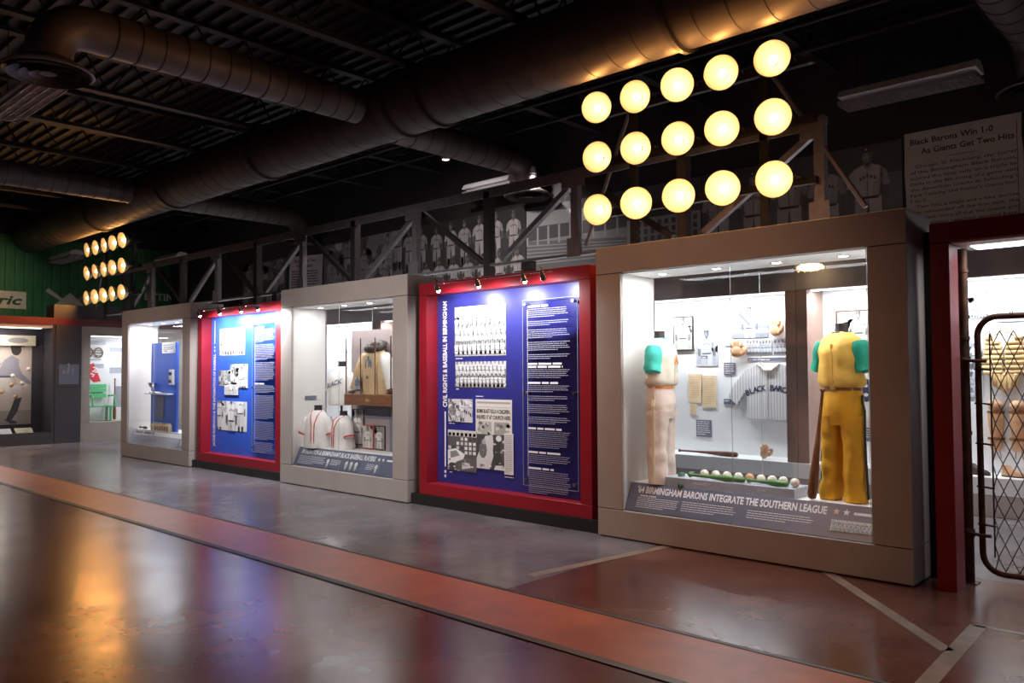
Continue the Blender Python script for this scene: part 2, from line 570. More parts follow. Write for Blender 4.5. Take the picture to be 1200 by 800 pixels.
def fig(P, x, y, H, L, rnd, shirt=.75, skin=.14, kneel=False, legs=.68, cap=.1, face=True):
    """a ballplayer in a printed photograph"""
    A = lambda pts, g, l: P.add([(x + a * H, b * H + t0) for a, b in pts], g, L + l)
    t0 = y
    if not kneel:
        for s in (-1, 1):
            A([(s * .03, 0), (s * .12, 0), (s * .14, .26), (s * .135, .48), (s * .0, .48), (s * .02, .3)][::s], legs * (1 if s > 0 else .85), 0)
            A([(s * .04, 0), (s * .11, 0), (s * .12, .17), (s * .04, .17)][::s], .1, 0)
        t0 = y + .46 * H
    else:
        for s in (-1, 1):
            A([(s * .02, 0), (s * .24, 0), (s * .26, .14), (s * .12, .22), (s * .0, .2)][::s], legs * (1 if s > 0 else .85), 0)
            A([(s * .1, 0), (s * .2, 0), (s * .19, .07), (s * .11, .08)][::s], .1, 0)
        t0 = y + .17 * H
    sh = shirt * rnd.uniform(.88, 1.1)
    A([(-.11, 0), (.11, 0), (.13, .15), (.18, .28), (.13, .335), (.05, .365), (-.05, .365), (-.13, .335), (-.18, .28), (-.13, .15)], sh, 1)
    A([(.03, .02), (.11, .0), (.13, .15), (.17, .27), (.07, .2)], sh * .8, 2)
    A([(-.012, .02), (.004, .02), (.006, .3), (-.01, .3)], sh * .55, 2)
    A([(-.11, 0), (.11, 0), (.112, .028), (-.112, .028)], .07, 2)
    for s in (-1, 1):
        A([(s * .13, .335), (s * .19, .28), (s * .225, .13), (s * .16, .12), (s * .125, .22)][::s], sh * (.9 if s < 0 else .7), 2)
        A([(s * .165, .13), (s * .22, .135), (s * .215, -.02), (s * .17, -.05), (s * .15, .0)][::s], skin * 1.3, 1)
    for k in range(5):
        A([(-.085 + k * .036, .2 + .012 * (2 - abs(k - 2))), (-.06 + k * .036, .2 + .012 * (2 - abs(k - 2))), (-.06 + k * .036, .235 + .012 * (2 - abs(k - 2))), (-.085 + k * .036, .235 + .012 * (2 - abs(k - 2)))], sh * .3, 3)
    A([(-.035, .33), (.035, .33), (.03, .4), (-.03, .4)], skin * .8, 2)
    A([(-.05, .365), (.0, .3), (.05, .365), (.035, .38), (0, .335), (-.035, .38)], sh * .6, 3)
    hy = .455; sk = skin * rnd.uniform(.8, 1.5)
    A(ell(0, hy, .062, .085, 12), sk, 3)
    if face:
        A([(-.045, hy - .04), (-.005, hy - .07), (.02, hy - .05), (.015, hy + .03), (-.045, hy + .03)], min(.8, sk * 2.0), 4)
        A(ell(-.03, hy + .012, .012, .007, 6), .03, 5); A(ell(.012, hy + .012, .012, .007, 6), .03, 5)
        A([(-.03, hy - .047), (.008, hy - .047), (.004, hy - .04), (-.026, hy - .04)], .05, 5)
    A([(-.085, hy + .03), (.05, hy + .035), (.064, hy + .04), (.055, hy + .09), (.0, hy + .115), (-.05, hy + .09), (-.06, hy + .045)], cap, 6)
    A(ell(-.01, hy + .07, .012, .014, 6), .7, 7)


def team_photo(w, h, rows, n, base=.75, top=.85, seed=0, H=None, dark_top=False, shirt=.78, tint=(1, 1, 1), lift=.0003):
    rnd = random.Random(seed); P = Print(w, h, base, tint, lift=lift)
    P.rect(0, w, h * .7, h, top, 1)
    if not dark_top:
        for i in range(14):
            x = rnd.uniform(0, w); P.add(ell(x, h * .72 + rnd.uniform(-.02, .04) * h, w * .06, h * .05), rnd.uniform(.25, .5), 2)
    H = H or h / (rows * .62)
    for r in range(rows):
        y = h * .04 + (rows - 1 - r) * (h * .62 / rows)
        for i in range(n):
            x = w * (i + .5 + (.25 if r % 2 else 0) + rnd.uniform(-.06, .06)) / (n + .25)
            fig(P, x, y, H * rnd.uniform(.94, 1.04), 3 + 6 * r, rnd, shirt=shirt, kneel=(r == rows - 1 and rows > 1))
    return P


def crowd_photo(w, h, n, seed=0, base=.55, shirt=.7, tint=(1, 1, 1), size=.4, lift=.0003):
    rnd = random.Random(seed); P = Print(w, h, base, tint, lift=lift)
    for i in range(12): P.add(ell(rnd.uniform(0, w), rnd.uniform(.5, 1) * h, w * .12, h * .1), rnd.uniform(.2, .75), 1)
    pts = [(rnd.uniform(.02, .98) * w, rnd.uniform(-.25, .5) * h) for _ in range(n)]
    pts.sort(key=lambda p: -p[1])
    for i, (x, y) in enumerate(pts):
        fig(P, x, y, size * h * 1.4 * rnd.uniform(.85, 1.15), 2 + 3 * i, rnd, shirt=shirt * rnd.choice((1, 1, .35)), skin=rnd.choice((.1, .16, .25)))
    return P


def portrait_photo(w, h, seed=0, base=.4, shirt=.7, tint=(1, 1, 1), lift=.0003):
    rnd = random.Random(seed); P = Print(w, h, base, tint, lift=lift)
    P.rect(w * .06, w * .94, h * .05, h * .95, base * .8, 1)
    for i in range(6): P.add(ell(rnd.uniform(0, w), rnd.uniform(.4, 1) * h, w * .25, h * .12), rnd.uniform(.3, .6) * base * 2, 2)
    fig(P, w * .5, -.25 * h, h * 1.25, 3, rnd, shirt=shirt)
    return P


def scene_photo(w, h, seed=0, base=.35, lift=.0003):
    """street picture: rows of windows, rubble and a car"""
    rnd = random.Random(seed); P = Print(w, h, .1, lift=lift)
    P.rect(0, w, h * .85, h, .6, 1)
    for i in range(5):
        for j in range(7):
            x = w * (j + .15) / 7; y = h * (.42 + .11 * i)
            P.rect(x, x + w * .09, y, y + h * .075, rnd.choice((.06, .1, .75, .8, .6)), 1)
    P.add([(0, h * .12), (w * .55, h * .3), (w * .6, h * .42), (w * .28, h * .55), (0, h * .5)], .8, 3)
    P.add([(w * .1, h * .3), (w * .42, h * .38), (w * .3, h * .5), (w * .08, h * .46)], .25, 4)
    P.add([(w * .4, 0), (w, h * .05), (w, h * .3), (w * .6, h * .33), (w * .35, h * .15)], .12, 4)
    P.add([(w * .5, h * .05), (w * .8, h * .1), (w * .75, h * .22), (w * .5, h * .2)], .6, 5)
    P.add(ell(w * .15, h * .1, w * .13, h * .1), .06, 5)
    for i in range(20): P.add(ell(rnd.uniform(0, w), rnd.uniform(0, h * .3), w * .04, h * .02, 5), rnd.uniform(.05, .9), 6)
    return P


def firehose_photo(w, h, seed=0):
    rnd = random.Random(seed); P = Print(w, h, .06)
    P.add([(0, h * .3), (w * .3, h * .95), (w * .55, h), (w * .62, h * .5), (w * .45, 0), (0, 0)], .62, 1)
    P.add(ell(w * .22, h * .55, w * .14, h * .25, 10), .15, 2); P.add(ell(w * .25, h * .78, w * .07, h * .08), .4, 3)
    P.add(ell(w * .72, h * .55, w * .16, h * .4, 10), .05, 3); P.add(ell(w * .76, h * .9, w * .1, h * .09), .75, 4)
    P.add(ell(w * .93, h * .6, w * .12, h * .35, 10), .08, 4); P.add([(w * .6, 0), (w, 0), (w * .9, h * .14), (w * .65, h * .12)], .7, 5)
    for i in range(14): P.add(ell(rnd.uniform(0, w), rnd.uniform(0, h), w * .05, h * .03, 5), rnd.uniform(.05, .8), 6)
    return P


def batter_photo(w, h, seed=0, tint=(.8, .86, 1)):
    rnd = random.Random(seed); P = Print(w, h, .55, tint)
    P.rect(0, w, 0, h * .15, .3, 1)
    for i in range(5): P.rect(0, w * .5, h * (.3 + .12 * i), h * (.34 + .12 * i), .25, 1)
    P.rect(w * .6, w, h * .3, h, .3, 1)
    for i in range(10): P.rect(w * (.62 + .035 * i), w * (.64 + .035 * i), h * rnd.uniform(.3, .5), h * rnd.uniform(.6, .95), .75, 2)
    fig(P, w * .5, -h * .3, h * 1.3, 3, rnd, shirt=.95)
    P.add([(w * .2, h * .75), (w * .24, h * .82), (w * .52, h * .42), (w * .49, h * .38)], .15, 8)
    return P


def stadium_photo(w, h, lift=.001):
    P = Print(w, h, .42, (1, .97, .98), lift=lift)
    P.rect(0, w, h * .55, h, .12, 1)
    P.add([(0, h * .55), (w, h * .35), (w, 0), (0, 0)], .22, 1)
    P.add([(0, h * .97), (w * .55, h * .82), (w * .62, h * .7), (0, h * .74)], .5, 2)
    for i in range(9): P.add([(w * .07 * i, h * .72), (w * (.07 * i + .012), h * .72), (w * (.07 * i + .012), h * .48), (w * .07 * i, h * .48)], .55, 3)
    for i in range(6): P.add([(0, h * (.5 - .05 * i)), (w * .8, h * (.36 - .03 * i)), (w * .8, h * (.35 - .03 * i)), (0, h * (.48 - .05 * i))], .45, 3)
    P.rect(w * .62, w, h * .3, h * .62, .5, 2)
    for i in range(10):
        for j in range(3): P.rect(w * (.64 + .036 * i), w * (.66 + .036 * i), h * (.34 + .09 * j), h * (.4 + .09 * j), .15, 3)
    return P


# ================================================================== the setting
Y0 = 6.014
fl = struct('floor', MB().box(-22, 3.5, -2.5, 10.2, -.1, 0), 'concrete_brown')
MB().box(-22, -3.9, 4.13, 10.0, 0, .0012).build('grey_concrete_bay', 'concrete_grey', fl)
MB().poly([(-3.9, 4.13, .0014), (3.5, 4.13, .0014), (3.5, 6.6, .0014), (-3.8, 6.6, .0014)]).build('infield_bay', 'concrete_infield', fl)
MB().box(-3.8, 3.5, 6.6, 10.0, 0, .0013).build('grey_concrete_bay', 'concrete_grey', fl)
MB().box(-22, 3.5, 3.47, 4.08, 0, .003).build('track_strip', 'track_orange', fl)
for y0, y1 in ((3.41, 3.47), (4.08, 4.115)):
    MB().box(-22, 3.5, y0, y1, 0, .006).build('track_edge', 'groove', fl)


def stripe(a, b, w):
    a = Vector((*a, 0)); b = Vector((*b, 0)); d = (b - a).normalized(); n = Vector((-d.y, d.x, 0)) * w / 2
    z = Vector((0, 0, .0028))
    MB().poly([a - n + z, b - n + z, b + n + z, a + n + z]).build('chalk_line', 'chalk', fl)


stripe((-3.80, 6.1), (-4.02, 4.5), .09)
stripe((-2.45, 6.05), (-1.30, 4.79), .08)
stripe((-1.29, 5.38), (-1.24, 4.14), .09)
stripe((-1.31, 5.37), (.6, 5.40), .05)

# ceiling: ribbed metal deck with open joists
CZ = 5.55
ce = struct('ceiling', MB().box(-22, 3.5, -2.5, 10.2, CZ + .05, CZ + .12), 'ceiling_black')
rb = MB()
y = -2.4
while y < 10.1:
    rb.prism([(y, 0), (y + .09, 0), (y + .075, -.05), (y + .015, -.05)], (3.5, 0, CZ + .05), (0, 1, 0), (0, 0, 1), -25.5)
    y += .2
tag(rb.build('deck_ribs', 'joist_black', ce), kind='stuff')
x = -21.2
while x < 3.2:
    j = MB()
    j.box(x - .06, x + .06, -2.4, 10.1, CZ - .06, CZ - .01); j.box(x - .06, x + .06, -2.4, 10.1, CZ - .52, CZ - .47)
    yy = -2.3
    while yy < 10:
        j.tube([(x, yy, CZ - .04), (x, yy + .3, CZ - .49), (x, yy + .6, CZ - .04)], .014, 5)
        yy += .6
    j.build('joist', 'joist_black', ce)
    x += 1.75
for yy, zz in ((7.9, 4.98), (8.6, 4.98), (1.2, 4.98)):
    MB().tube([(-21.5, yy, zz), (3, yy, zz)], .03, 8).build('sprinkler_pipe', 'joist_black', ce)

wb = struct('wall_back', MB().box(-22, 3.5, 9.95, 10.2, 0, CZ + .1).box(-21.4, 3.5, 9.66, 9.95, 2.72, CZ - .02), 'wall_dark')
wl = struct('wall_left', MB().box(-22, -21.5, -2.5, 10.0, 0, CZ + .1), 'wall_dark')
yy = 3.6
pl = None
while yy < 9.6:
    if pl is None:
        m = MB(); m.bbox(-21.5, -21.47, yy, yy + .192, 2.7, 4.75, .006); pl = m.build('plank', 'green_wall', wl)
        pl0 = yy
    else:
        c = pl.copy(); COL.objects.link(c); c.parent = wl; c.location.y = yy - pl0
    yy += .198

# ---- ducts
du = thing('supply_duct', 'large dark round spiral duct running the length of the ceiling', 'duct', (-9, 6.265, 4.74))
DR = .375
m = MB(); pr = []
xx = -21.45
while xx < 3.2:
    pr += [(DR, xx), (DR, xx + .01), (DR, xx + .27), (DR, xx + .279), (DR + .005, xx + .281), (DR + .005, xx + .298), (DR, xx + .30)]
    xx += .31
m.lathe(pr, (0, 6.265, 4.74), (1, 0, 0), 40)
m.build('duct_run', 'duct_dark', du, True)
for xx in (-17.0, -13.75, -10.7, -7.55, -6.95, -3.75, -.6):
    MB().lathe([(DR, xx - .03), (DR + .035, xx - .025), (DR + .035, xx + .025), (DR, xx + .03)], (0, 6.265, 4.74), (1, 0, 0), 40).build('flange', 'duct_flange', du, True)


def branch(x, ye, label, R=.2):
    s = 1 if ye > 6.17 else -1
    t = thing('branch_duct', label, 'duct', (x, ye, 4.1))
    path = [(x, 6.17 + s * .35, 4.69)]
    n = int(abs(ye - 6.5) / .3)
    y1 = ye - s * .32
    for i in range(1, n + 1): path.append((x, 6.17 + s * .35 + (y1 - 6.17 - s * .35) * i / n, 4.69))
    for i in range(1, 7):
        a = i * math.pi / 12
        path.append((x, y1 + s * .32 * math.sin(a), 4.69 - .32 * (1 - math.cos(a))))
    path.append((x, ye, 4.3))
    MB().tube(path, R, 24).build('duct_run', 'duct_dark', t, True)
    for i in range(0, n, 1):
        yy = 6.17 + s * .5 + (y1 - 6.17 - s * .5) * i / max(1, n)
        MB().lathe([(R, -.01), (R + .008, -.006), (R + .008, .006), (R, .01)], (x, yy, 4.69), (0, 1, 0), 24).build('seam', 'duct_flange', t, True)
    MB().lathe([(R, .12), (R + .02, .1), (.37, .02), (.38, 0), (.36, -.01), (.24, .05)], (x, ye, 4.2), (0, 0, 1), 32).build('diffuser_cone', 'duct_dark', t, True)
    for k, r in enumerate((.29, .2, .11)):
        MB().lathe([(r + .05, -.03), (r, .03), (r - .012, .03), (r + .04, -.035)], (x, ye, 4.2), (0, 0, 1), 28).build('diffuser_ring', 'duct_flange', t, True)
    MB().lathe([(.001, -.02), (.07, -.015), (.05, .03), (.001, .03)], (x, ye, 4.2), (0, 0, 1), 20).build('diffuser_hub', 'duct_flange', t, True)


branch(-7.95, 2.45, 'branch duct with elbow and round diffuser at upper left toward the viewer')
branch(-14.6, 2.45, 'dark branch duct cut by the left picture edge below the elbow duct')
branch(-8.3, 9.3, 'branch duct ending in round diffuser above the team photo mural')
branch(-14.6, 9.3, 'branch duct running back from the main duct near the far lamp rack')
branch(-1.55, 9.2, 'branch duct with diffuser at the upper right corner')


def fluorescent(x0, x1, y, z, label):
    t = thing('fluorescent_fixture', label, 'light fixture', ((x0 + x1) / 2, y, z), 0, 'unlit fluorescent fixtures')
    m = MB(); m.prism([(-.16, 0), (.16, 0), (.12, .07), (.06, .1), (-.06, .1), (-.12, .07)], (x1, y, z), (0, 1, 0), (0, 0, 1), -(x1 - x0))
    m.build('housing', 'fixture_white', t)
    for yy in (-.07, .07):
        MB().tube([(x0 + .03, y + yy, z - .022), (x1 - .03, y + yy, z - .022)], .016, 8).build('tube', 'tube_white', t, True)
    m = MB()
    for yy in (-.155, -.08, 0, .08, .155): m.box(x0, x1, y + yy - .003, y + yy + .003, z - .085, z - .042)
    xx = x0
    while xx < x1 + .001:
        m.box(xx - .002, xx + .002, y - .155, y + .155, z - .084, z - .043); xx += .06
    m.build('louver', 'fixture_louver', t)
    for xx in (x0 + .15, x1 - .15):
        MB().tube([(xx, y, z + .1), (xx, y, CZ + .04)], .006, 5).build('hanger', 'joist_black', t)


fluorescent(-3.30, -1.98, 8.82, 4.40, 'unlit white louvered fluorescent fixture hanging above the newspaper mural at right')
fluorescent(-10.3, -8.75, 2.72, 4.42, 'unlit louvered fluorescent fixture cut by the left edge beside the round diffuser')
fluorescent(-9.35, -8.35, 9.05, 4.40, 'unlit fluorescent fixture seen above the truss over the team mural')
fluorescent(-21.1, -19.7, 6.72, 4.2, 'small far fluorescent fixture in front of the green plank wall')
fluorescent(-19.9, -18.7, 8.7, 4.25, 'small far fluorescent fixture right of the far lamp rack')

# added spotlight out of view, put in to brighten the green plank wall
t = thing('added_spotlight', 'added black spotlight high up aimed at the green plank wall', 'light', (-17.5, 4.2, 4.9))
_d = (Vector((-21.5, 5.6, 3.3)) - Vector((-17.5, 4.2, 4.9))).normalized()
MB().lathe([(.03, -.12), (.07, -.1), (.08, .1), (.07, .1), (.05, -.02)], (-17.5, 4.2, 4.9), _d, 16).build('head', 'joist_black', t, True)
MB().lathe([(.001, .0), (.055, .0)], (-17.5, 4.2, 4.9), _d, 12).build('lens', 'bulb_white', t)
MB().tube([(-17.5, 4.2, 4.95), (-17.5, 4.2, CZ - .5)], .012, 6).build('stem', 'joist_black', t)
spot('added_spotlight_light', Vector((-17.5, 4.2, 4.9)) + _d * .12, (-21.5, 5.4, 3.1), 150, 45, 1.0, NEUT, .05)

# small ceiling downlights in the gallery
for (x, y, z, lb) in ((-8.46, 7.73, 4.5, 'small ceiling downlight under the main duct, left of the diffuser'),
                      (-8.12, 9.2, 4.5, 'small ceiling downlight beside the round diffuser above the truss')):
    t = thing('ceiling_downlight', lb, 'light', (x, y, z))
    MB().lathe([(.001, .1), (.05, .1), (.06, 0), (.05, 0), (.04, .05)], (x, y, z), (0, 0, 1), 16).build('can', 'fixture_white', t, True)
    MB().lathe([(.001, .02), (.035, .025)], (x, y, z), (0, 0, 1), 12).build('lens', 'bulb_white', t)
    MB().tube([(x, y, z + .1), (x, y, CZ - .5)], .008, 5).build('stem', 'joist_black', t)
    spot('ceiling_downlight_light', (x, y, z - .03), (x - .6, y + .8, 2.9), 120, 155, 1.0, NEUT, .03)
# added spotlights over the walkway, invented to lift the case fronts
for (x, y, tx, e, cc, lb) in ((-7.2, .8, -8.4, 640, NEUT, 'added black spotlight high over the walkway aimed at the beige case'),
                              (-13.5, 1.2, -14.2, 270, (1, .80, .66), 'added black spotlight high over the walkway aimed at the farthest case'),
                              (-6.6, 1.2, -7.0, 230, NEUT, 'added black spotlight high over the walkway aimed at the civil rights panel'),
                              (-4.4, 1.0, -4.3, 350, (1, .52, .30), 'added black spotlight high over the walkway aimed at the nearest case')):
    t = thing('added_spotlight', lb, 'light', (x, y, 4.3))
    d = (Vector((tx, 6.0, .9)) - Vector((x, y, 4.3))).normalized()
    MB().lathe([(.03, -.12), (.07, -.1), (.08, .1), (.07, .1), (.05, -.02)], (x, y, 4.3), d, 16).build('head', 'joist_black', t, True)
    MB().lathe([(.001, .0), (.055, .0)], (x, y, 4.3), d, 12).build('lens', 'bulb_white', t)
    MB().tube([(x, y, 4.35), (x, y, CZ - .5)], .012, 6).build('stem', 'joist_black', t)
    spot('added_spotlight_light', Vector((x, y, 4.3)) + d * .12, (tx, 5.9, 1.1), e, 62, 1.0, cc, .06)

# ================================================================== truss along the cases
tr = thing('steel_truss', 'grey steel truss standing above the row of display cases', 'truss', (-9, 6.95, 2.74))
TY = 6.95
MB().box(-18.9, -2.75, TY - .05, TY + .05, 3.63, 3.70).box(-18.9, -2.75, TY - .05, TY - .042, 3.58, 3.63).build('top_chord', 'steel_grey', tr)
MB().box(-18.9, -2.75, TY - .04, TY + .04, 2.755, 2.785).build('bottom_chord', 'steel_grey', tr)
lightp = [-16.24, -13.55, -10.86, -8.18, -5.5, -2.8]
for i, x in enumerate(lightp):
    MB().box(x - .045, x + .045, TY - .04, TY + .04, 2.785, 3.63).build('post', 'steel_grey', tr)
    MB().box(x - .09, x + .09, TY - .055, TY - .045, 2.74, 2.95).build('gusset_plate', 'steel_grey', tr)
    MB().box(x - .16, x + (.05 if i == 5 else .16), TY - .058, TY - .05, 3.5, 3.69).build('gusset_plate', 'steel_grey', tr)
    for s in ((-1, 1) if i < 5 else (-1,)):
        a = Vector((x + s * .08, TY, 3.58)); b = Vector((x + s * 1.18, TY, 2.83))
        d = (b - a).normalized(); n = d.cross(Vector((0, 1, 0))) * .028
        mm = MB()
        mm.prism([(0, -.03), ((b - a).length, -.03), ((b - a).length, .03), (0, .03)], a + Vector((0, .03, 0)), tuple(d), tuple(d.cross(Vector((0, -1, 0)))), .06)
        mm.build('diagonal', 'steel_dark' if s > 0 else 'steel_grey', tr)
for x in [l + 1.345 for l in lightp[:-1]] + [-17.58]:
    MB().box(x - .05, x + .05, TY - .05, TY + .05, 2.64, 3.66).build('dark_post', 'steel_dark', tr)
for x in (-6.2, -11.6):
    MB().box(x - .07, x + .07, TY - .05, TY + .05, 0, 2.755).build('support_leg', 'steel_dark', tr)

# ================================================================== stadium lamp racks
LX = [-4.95, -4.48, -4.005, -3.55, -3.065]
LZ = [4.185, 3.675, 3.135]
ROWN = ['top', 'middle', 'bottom']
COLN = ['leftmost', 'second from left', 'center', 'second from right', 'rightmost']


def lamp_proto():
    """lamp looking along -Y (local), mouth centre at the origin"""
    t = thing('stadium_lamp', '', 'lamp', (0, 0, 0))
    prof = []
    for i in range(11):
        u = i / 10
        prof.append((.03 + .125 * math.sqrt(u), .13 * (1 - u)))
    outer = [(r + .004, z + .003) for r, z in prof]
    MB().lathe(prof + outer[::-1], (0, 0, 0), (0, 1, 0), 28).build('reflector', 'reflector', t, True, local=True)
    MB().lathe([(.001, -.002 + .005), (.012, .006), (.034, .03), (.04, .055), (.034, .08), (.02, .11), (.016, .135)], (0, 0, 0), (0, 1, 0), 16).build('bulb', 'bulb_warm', t, True, local=True)
    MB().lathe([(.032, .128), (.036, .14), (.03, .2), (.001, .205)], (0, 0, 0), (0, 1, 0), 14).build('socket', 'socket', t, True, local=True)
    m = MB(); m.tube([(-.165, .05, 0), (-.165, .2, 0), (-.12, .235, 0), (.12, .235, 0), (.165, .2, 0), (.165, .05, 0)], .008, 6)
    m.build('yoke', 'rack_brown', t, True, local=True)
    MB().box(-.006, .006, -.001, .002, -.156, .156)
    return t


def lamp_rack(dx, near, proto):
    nm = 'near' if near else 'far'
    t = thing('lamp_rack', ('dark steel rack holding fifteen stadium lamps above the nearest case' if near else 'dark steel rack holding fifteen stadium lamps at far left'), 'rack', (-4 + dx, 6.86, 2.7))
    for z in LZ:
        MB().box(-5.2 + dx, -2.8 + dx, 6.84, 6.9, z - .03, z + .03).build('crossbar', 'rack_brown', t)
    for x in (-4.72, -3.3):
        MB().box(x + dx - .04, x + dx + .04, 6.9, 6.95, 2.69, 4.4).build('upright', 'rack_brown', t)
    for x0, x1 in ((-4.72, -5.35), (-3.3, -2.42)):
        MB().tube([(x0 + dx, 6.93, 4.3), (x1 + dx, 6.93, 2.85)], .022, 6).build('brace', 'steel_grey', t)
    for i, z in enumerate(LZ):
        for k, x in enumerate(LX):
            first = near and i == 0 and k == 0
            o = proto if first else copy_tree(proto)
            rnd = random.Random(i * 7 + k + (0 if near else 100))
            o.location = (x + dx, 6.6, z)
            yaw = (.30 if near else .04) + rnd.uniform(-.1, .1)
            pit = .13 + rnd.uniform(-.06, .06)
            o.rotation_euler = (pit, 0, yaw)
            o['label'] = 'lit round stadium lamp, %s of the %s row on the %s rack' % (COLN[k], ROWN[i], nm)
            o['group'] = 'stadium lamps on the %s rack' % nm
            d = Matrix.Rotation(yaw, 3, 'Z') @ (Matrix.Rotation(pit, 3, 'X') @ Vector((0, -1, 0)))
            l = bpy.data.lights.new('lamp_light', 'SPOT'); l.energy = 18 if i == 0 else 38; l.color = WARM; l.shadow_soft_size = .03; l.spot_size = math.radians(172); l.spot_blend = 1.0
            lo = bpy.data.objects.new('lamp_light', l); COL.objects.link(lo); lo.location = Vector((x + dx, 6.6, z)) + d * .02; lo.rotation_euler = d.to_track_quat('-Z', 'Y').to_euler()


proto = lamp_proto()
lamp_rack(0, True, proto)
lamp_rack(-13.83, False, proto)

# ================================================================== display cases
def downlight(parent, x, y, z, energy, angle=110, tgt=(0, 0)):
    o = MB().lathe([(.052, -.004), (.05, 0), (.036, 0), (.034, .004)], (x, y, z - .001), (0, 0, 1), 18).build('downlight_trim', 'chrome', parent, True)
    MB().lathe([(.001, -.001), (.034, -.001)], (x, y, z - .002), (0, 0, 1), 14).build('downlight_lens', 'lens_white', o)


CASE_IN = .27


def display_case(x0, label, energy=26, front_energy=0):
    x1 = x0 + 2.7; yb = Y0 + .565; g = .003
    t = thing('display_case', label, 'display case', ((x0 + x1) / 2, Y0 + .28, 0))
    MB().bbox(x0, x1, Y0, yb, 2.386, 2.63, .003).build('header', 'case_tan', t)
    MB().box(x0 + CASE_IN - .002, x1 - CASE_IN + .002, Y0 + .035, yb - .03, 2.374, 2.386).build('soffit', 'soffit_white', t)
    MB().bbox(x0, x1, Y0, yb, .012, .255, .003).build('sill', 'case_tan', t)
    MB().box(x0 + .02, x1 - .02, Y0 + .02, yb - .02, 0, .012).build('toe_gap', 'gap_black', t)
    for a, b in ((x0, x0 + CASE_IN), (x1 - CASE_IN, x1)):
        p = MB().bbox(a, b, Y0, yb, .261, 2.380, .003).build('side_post', 'case_tan', t)
        inner = b if a == x0 else a
        s = 1 if a == x0 else -1
        MB().box(inner, inner + s * .006, Y0 + .03, yb - .03, .262, 2.372).build('liner', 'case_inner', p)
        MB().box(a + .01, b - .01, Y0 + .01, yb - .01, .254, .262).box(a + .01, b - .01, Y0 + .01, yb - .01, 2.379, 2.387).build('joint', 'gap_black', p)
    MB().box(x0 + CASE_IN, x1 - CASE_IN, Y0 + .14, yb - .02, .44, .495).build('deck', 'soffit_white', t)
    xm = (x0 + x1) / 2
    for a, b in ((x0 + CASE_IN + .008, xm - .003), (xm + .003, x1 - CASE_IN - .008)):
        for y, nme in ((Y0 + .012, 'front_pane'), (yb - .03, 'rear_pane')):
            zb = .258 if nme == 'front_pane' else .496
            o = MB().poly([(a, y, zb), (b, y, zb), (b, y, 2.372), (a, y, 2.372)]).build(nme, 'case_glass', t)
            MB().box(b - .0012, b + .0008, y - .003, y + .003, zb, 2.372).build('pane_edge', 'glass_edge', o)
    for i in range(4):
        downlight(t, x0 + CASE_IN + .27 + i * .54, Y0 + .28, 2.373, energy)
    area('downlight_row_light', (xm, Y0 + .28, 2.362), 1.8, .2, energy, COOL, (xm, Y0 + .28, 0))
    return t


display_case(-4.534, 'tan display case with gold and pink uniforms, beside the red gate frame', 34)
display_case(-9.938, 'beige display case with white jersey busts between the two red frames', 17)
display_case(-15.334, 'beige display case with a blue stand inside, farthest of the row', 40)


def slope(X, u):
    """point on the sloping reading rail: u 0..1 from bottom to top"""
    return Vector((X, Y0 + .025 + .115 * u, .262 + .235 * u))


_su = Vector((0, .115, .235)).normalized()
SL = ((1, 0, 0), tuple(_su))
SLEN = math.hypot(.115, .235)


def rail(x0, x1, m, label):
    o = MB().prism([(0, 0), (x1 - x0, 0), (x1 - x0, SLEN), (0, SLEN)], slope(x0, 0), SL[0], SL[1], -.008)
    return tag(o.build('reading_rail', m), label, 'sign')


# --- case with the integrated-league uniforms
r1 = rail(-4.255, -2.098, 'rail_slate', 'slate reading rail with white headline in the nearest case')
text('lettering', "'64 BIRMINGHAM BARONS INTEGRATE THE SOUTHERN LEAGUE", slope(-4.17, .66), SL, .058, 'white_print', r1, w=1.70, bold=.03)
for x, m in ((-2.40, 'gold_star'), (-2.325, 'white_print')):
    MB().prism(star(.028), slope(x, .77), SL[0], SL[1], .0012).build('star', m, r1)
MB().prism([(0, 0), (.15, 0), (.15, .02), (0, .02)], slope(-2.27, .72), SL[0], SL[1], .001).build('rule', 'white_print', r1)
m = MB(); add_bars(m, slope(-4.13, .58), SL, .42, .02, 1, .01, 1); add_bars(m, slope(-4.15, .5), SL, .42, .017, 6, .005, 2)
add_bars(m, slope(-3.7, .52), SL, .52, .019, 5, .005, 3); add_bars(m, slope(-3.1, .5), SL, .55, .019, 4, .005, 4)
m.build('small_print', 'white_print', r1)
team_photo(.3, .085, 2, 9, seed=4).build('team_picture', slope(-2.425, .2), SL, r1)

pn = thing('ball_plinth', 'low blue-grey plinth carrying baseballs and green bats', 'plinth', (-3.31, 6.3, .495))
MB().bbox(-3.92, -2.74, 6.165, 6.45, .496, .572, .003).build('block', 'rail_silver', pn)
m = MB(); add_bars(m, (-3.63, 6.1645, .548), WALL, .17, .012, 2, .005, 5); add_bars(m, (-3.05, 6.1645, .548), WALL, .12, .012, 2, .005, 6)
m.build('small_print', 'white_print', pn)


def baseball(x, y, z, label, m='ball_white', r=.0368, group=None):
    t = thing('baseball', label, 'baseball', (x, y, z), 0, group)
    MB().sphere((x, y, z + r), r).build('cover', m, t, True)
    k = MB(); pts = []
    for i in range(24):
        a = 2 * math.pi * i / 24
        v = Vector((math.cos(a) + .22 * math.cos(3 * a), math.sin(a) - .22 * math.sin(3 * a), .62 * math.sin(2 * a))).normalized()
        pts.append(Vector((x, y, z + r)) + Matrix.Rotation(x * 9, 3, 'X') @ v * (r * 1.005))
    k.tube(pts, .0014, 4, closed=True); k.build('stitching', 'stitch_red', t)


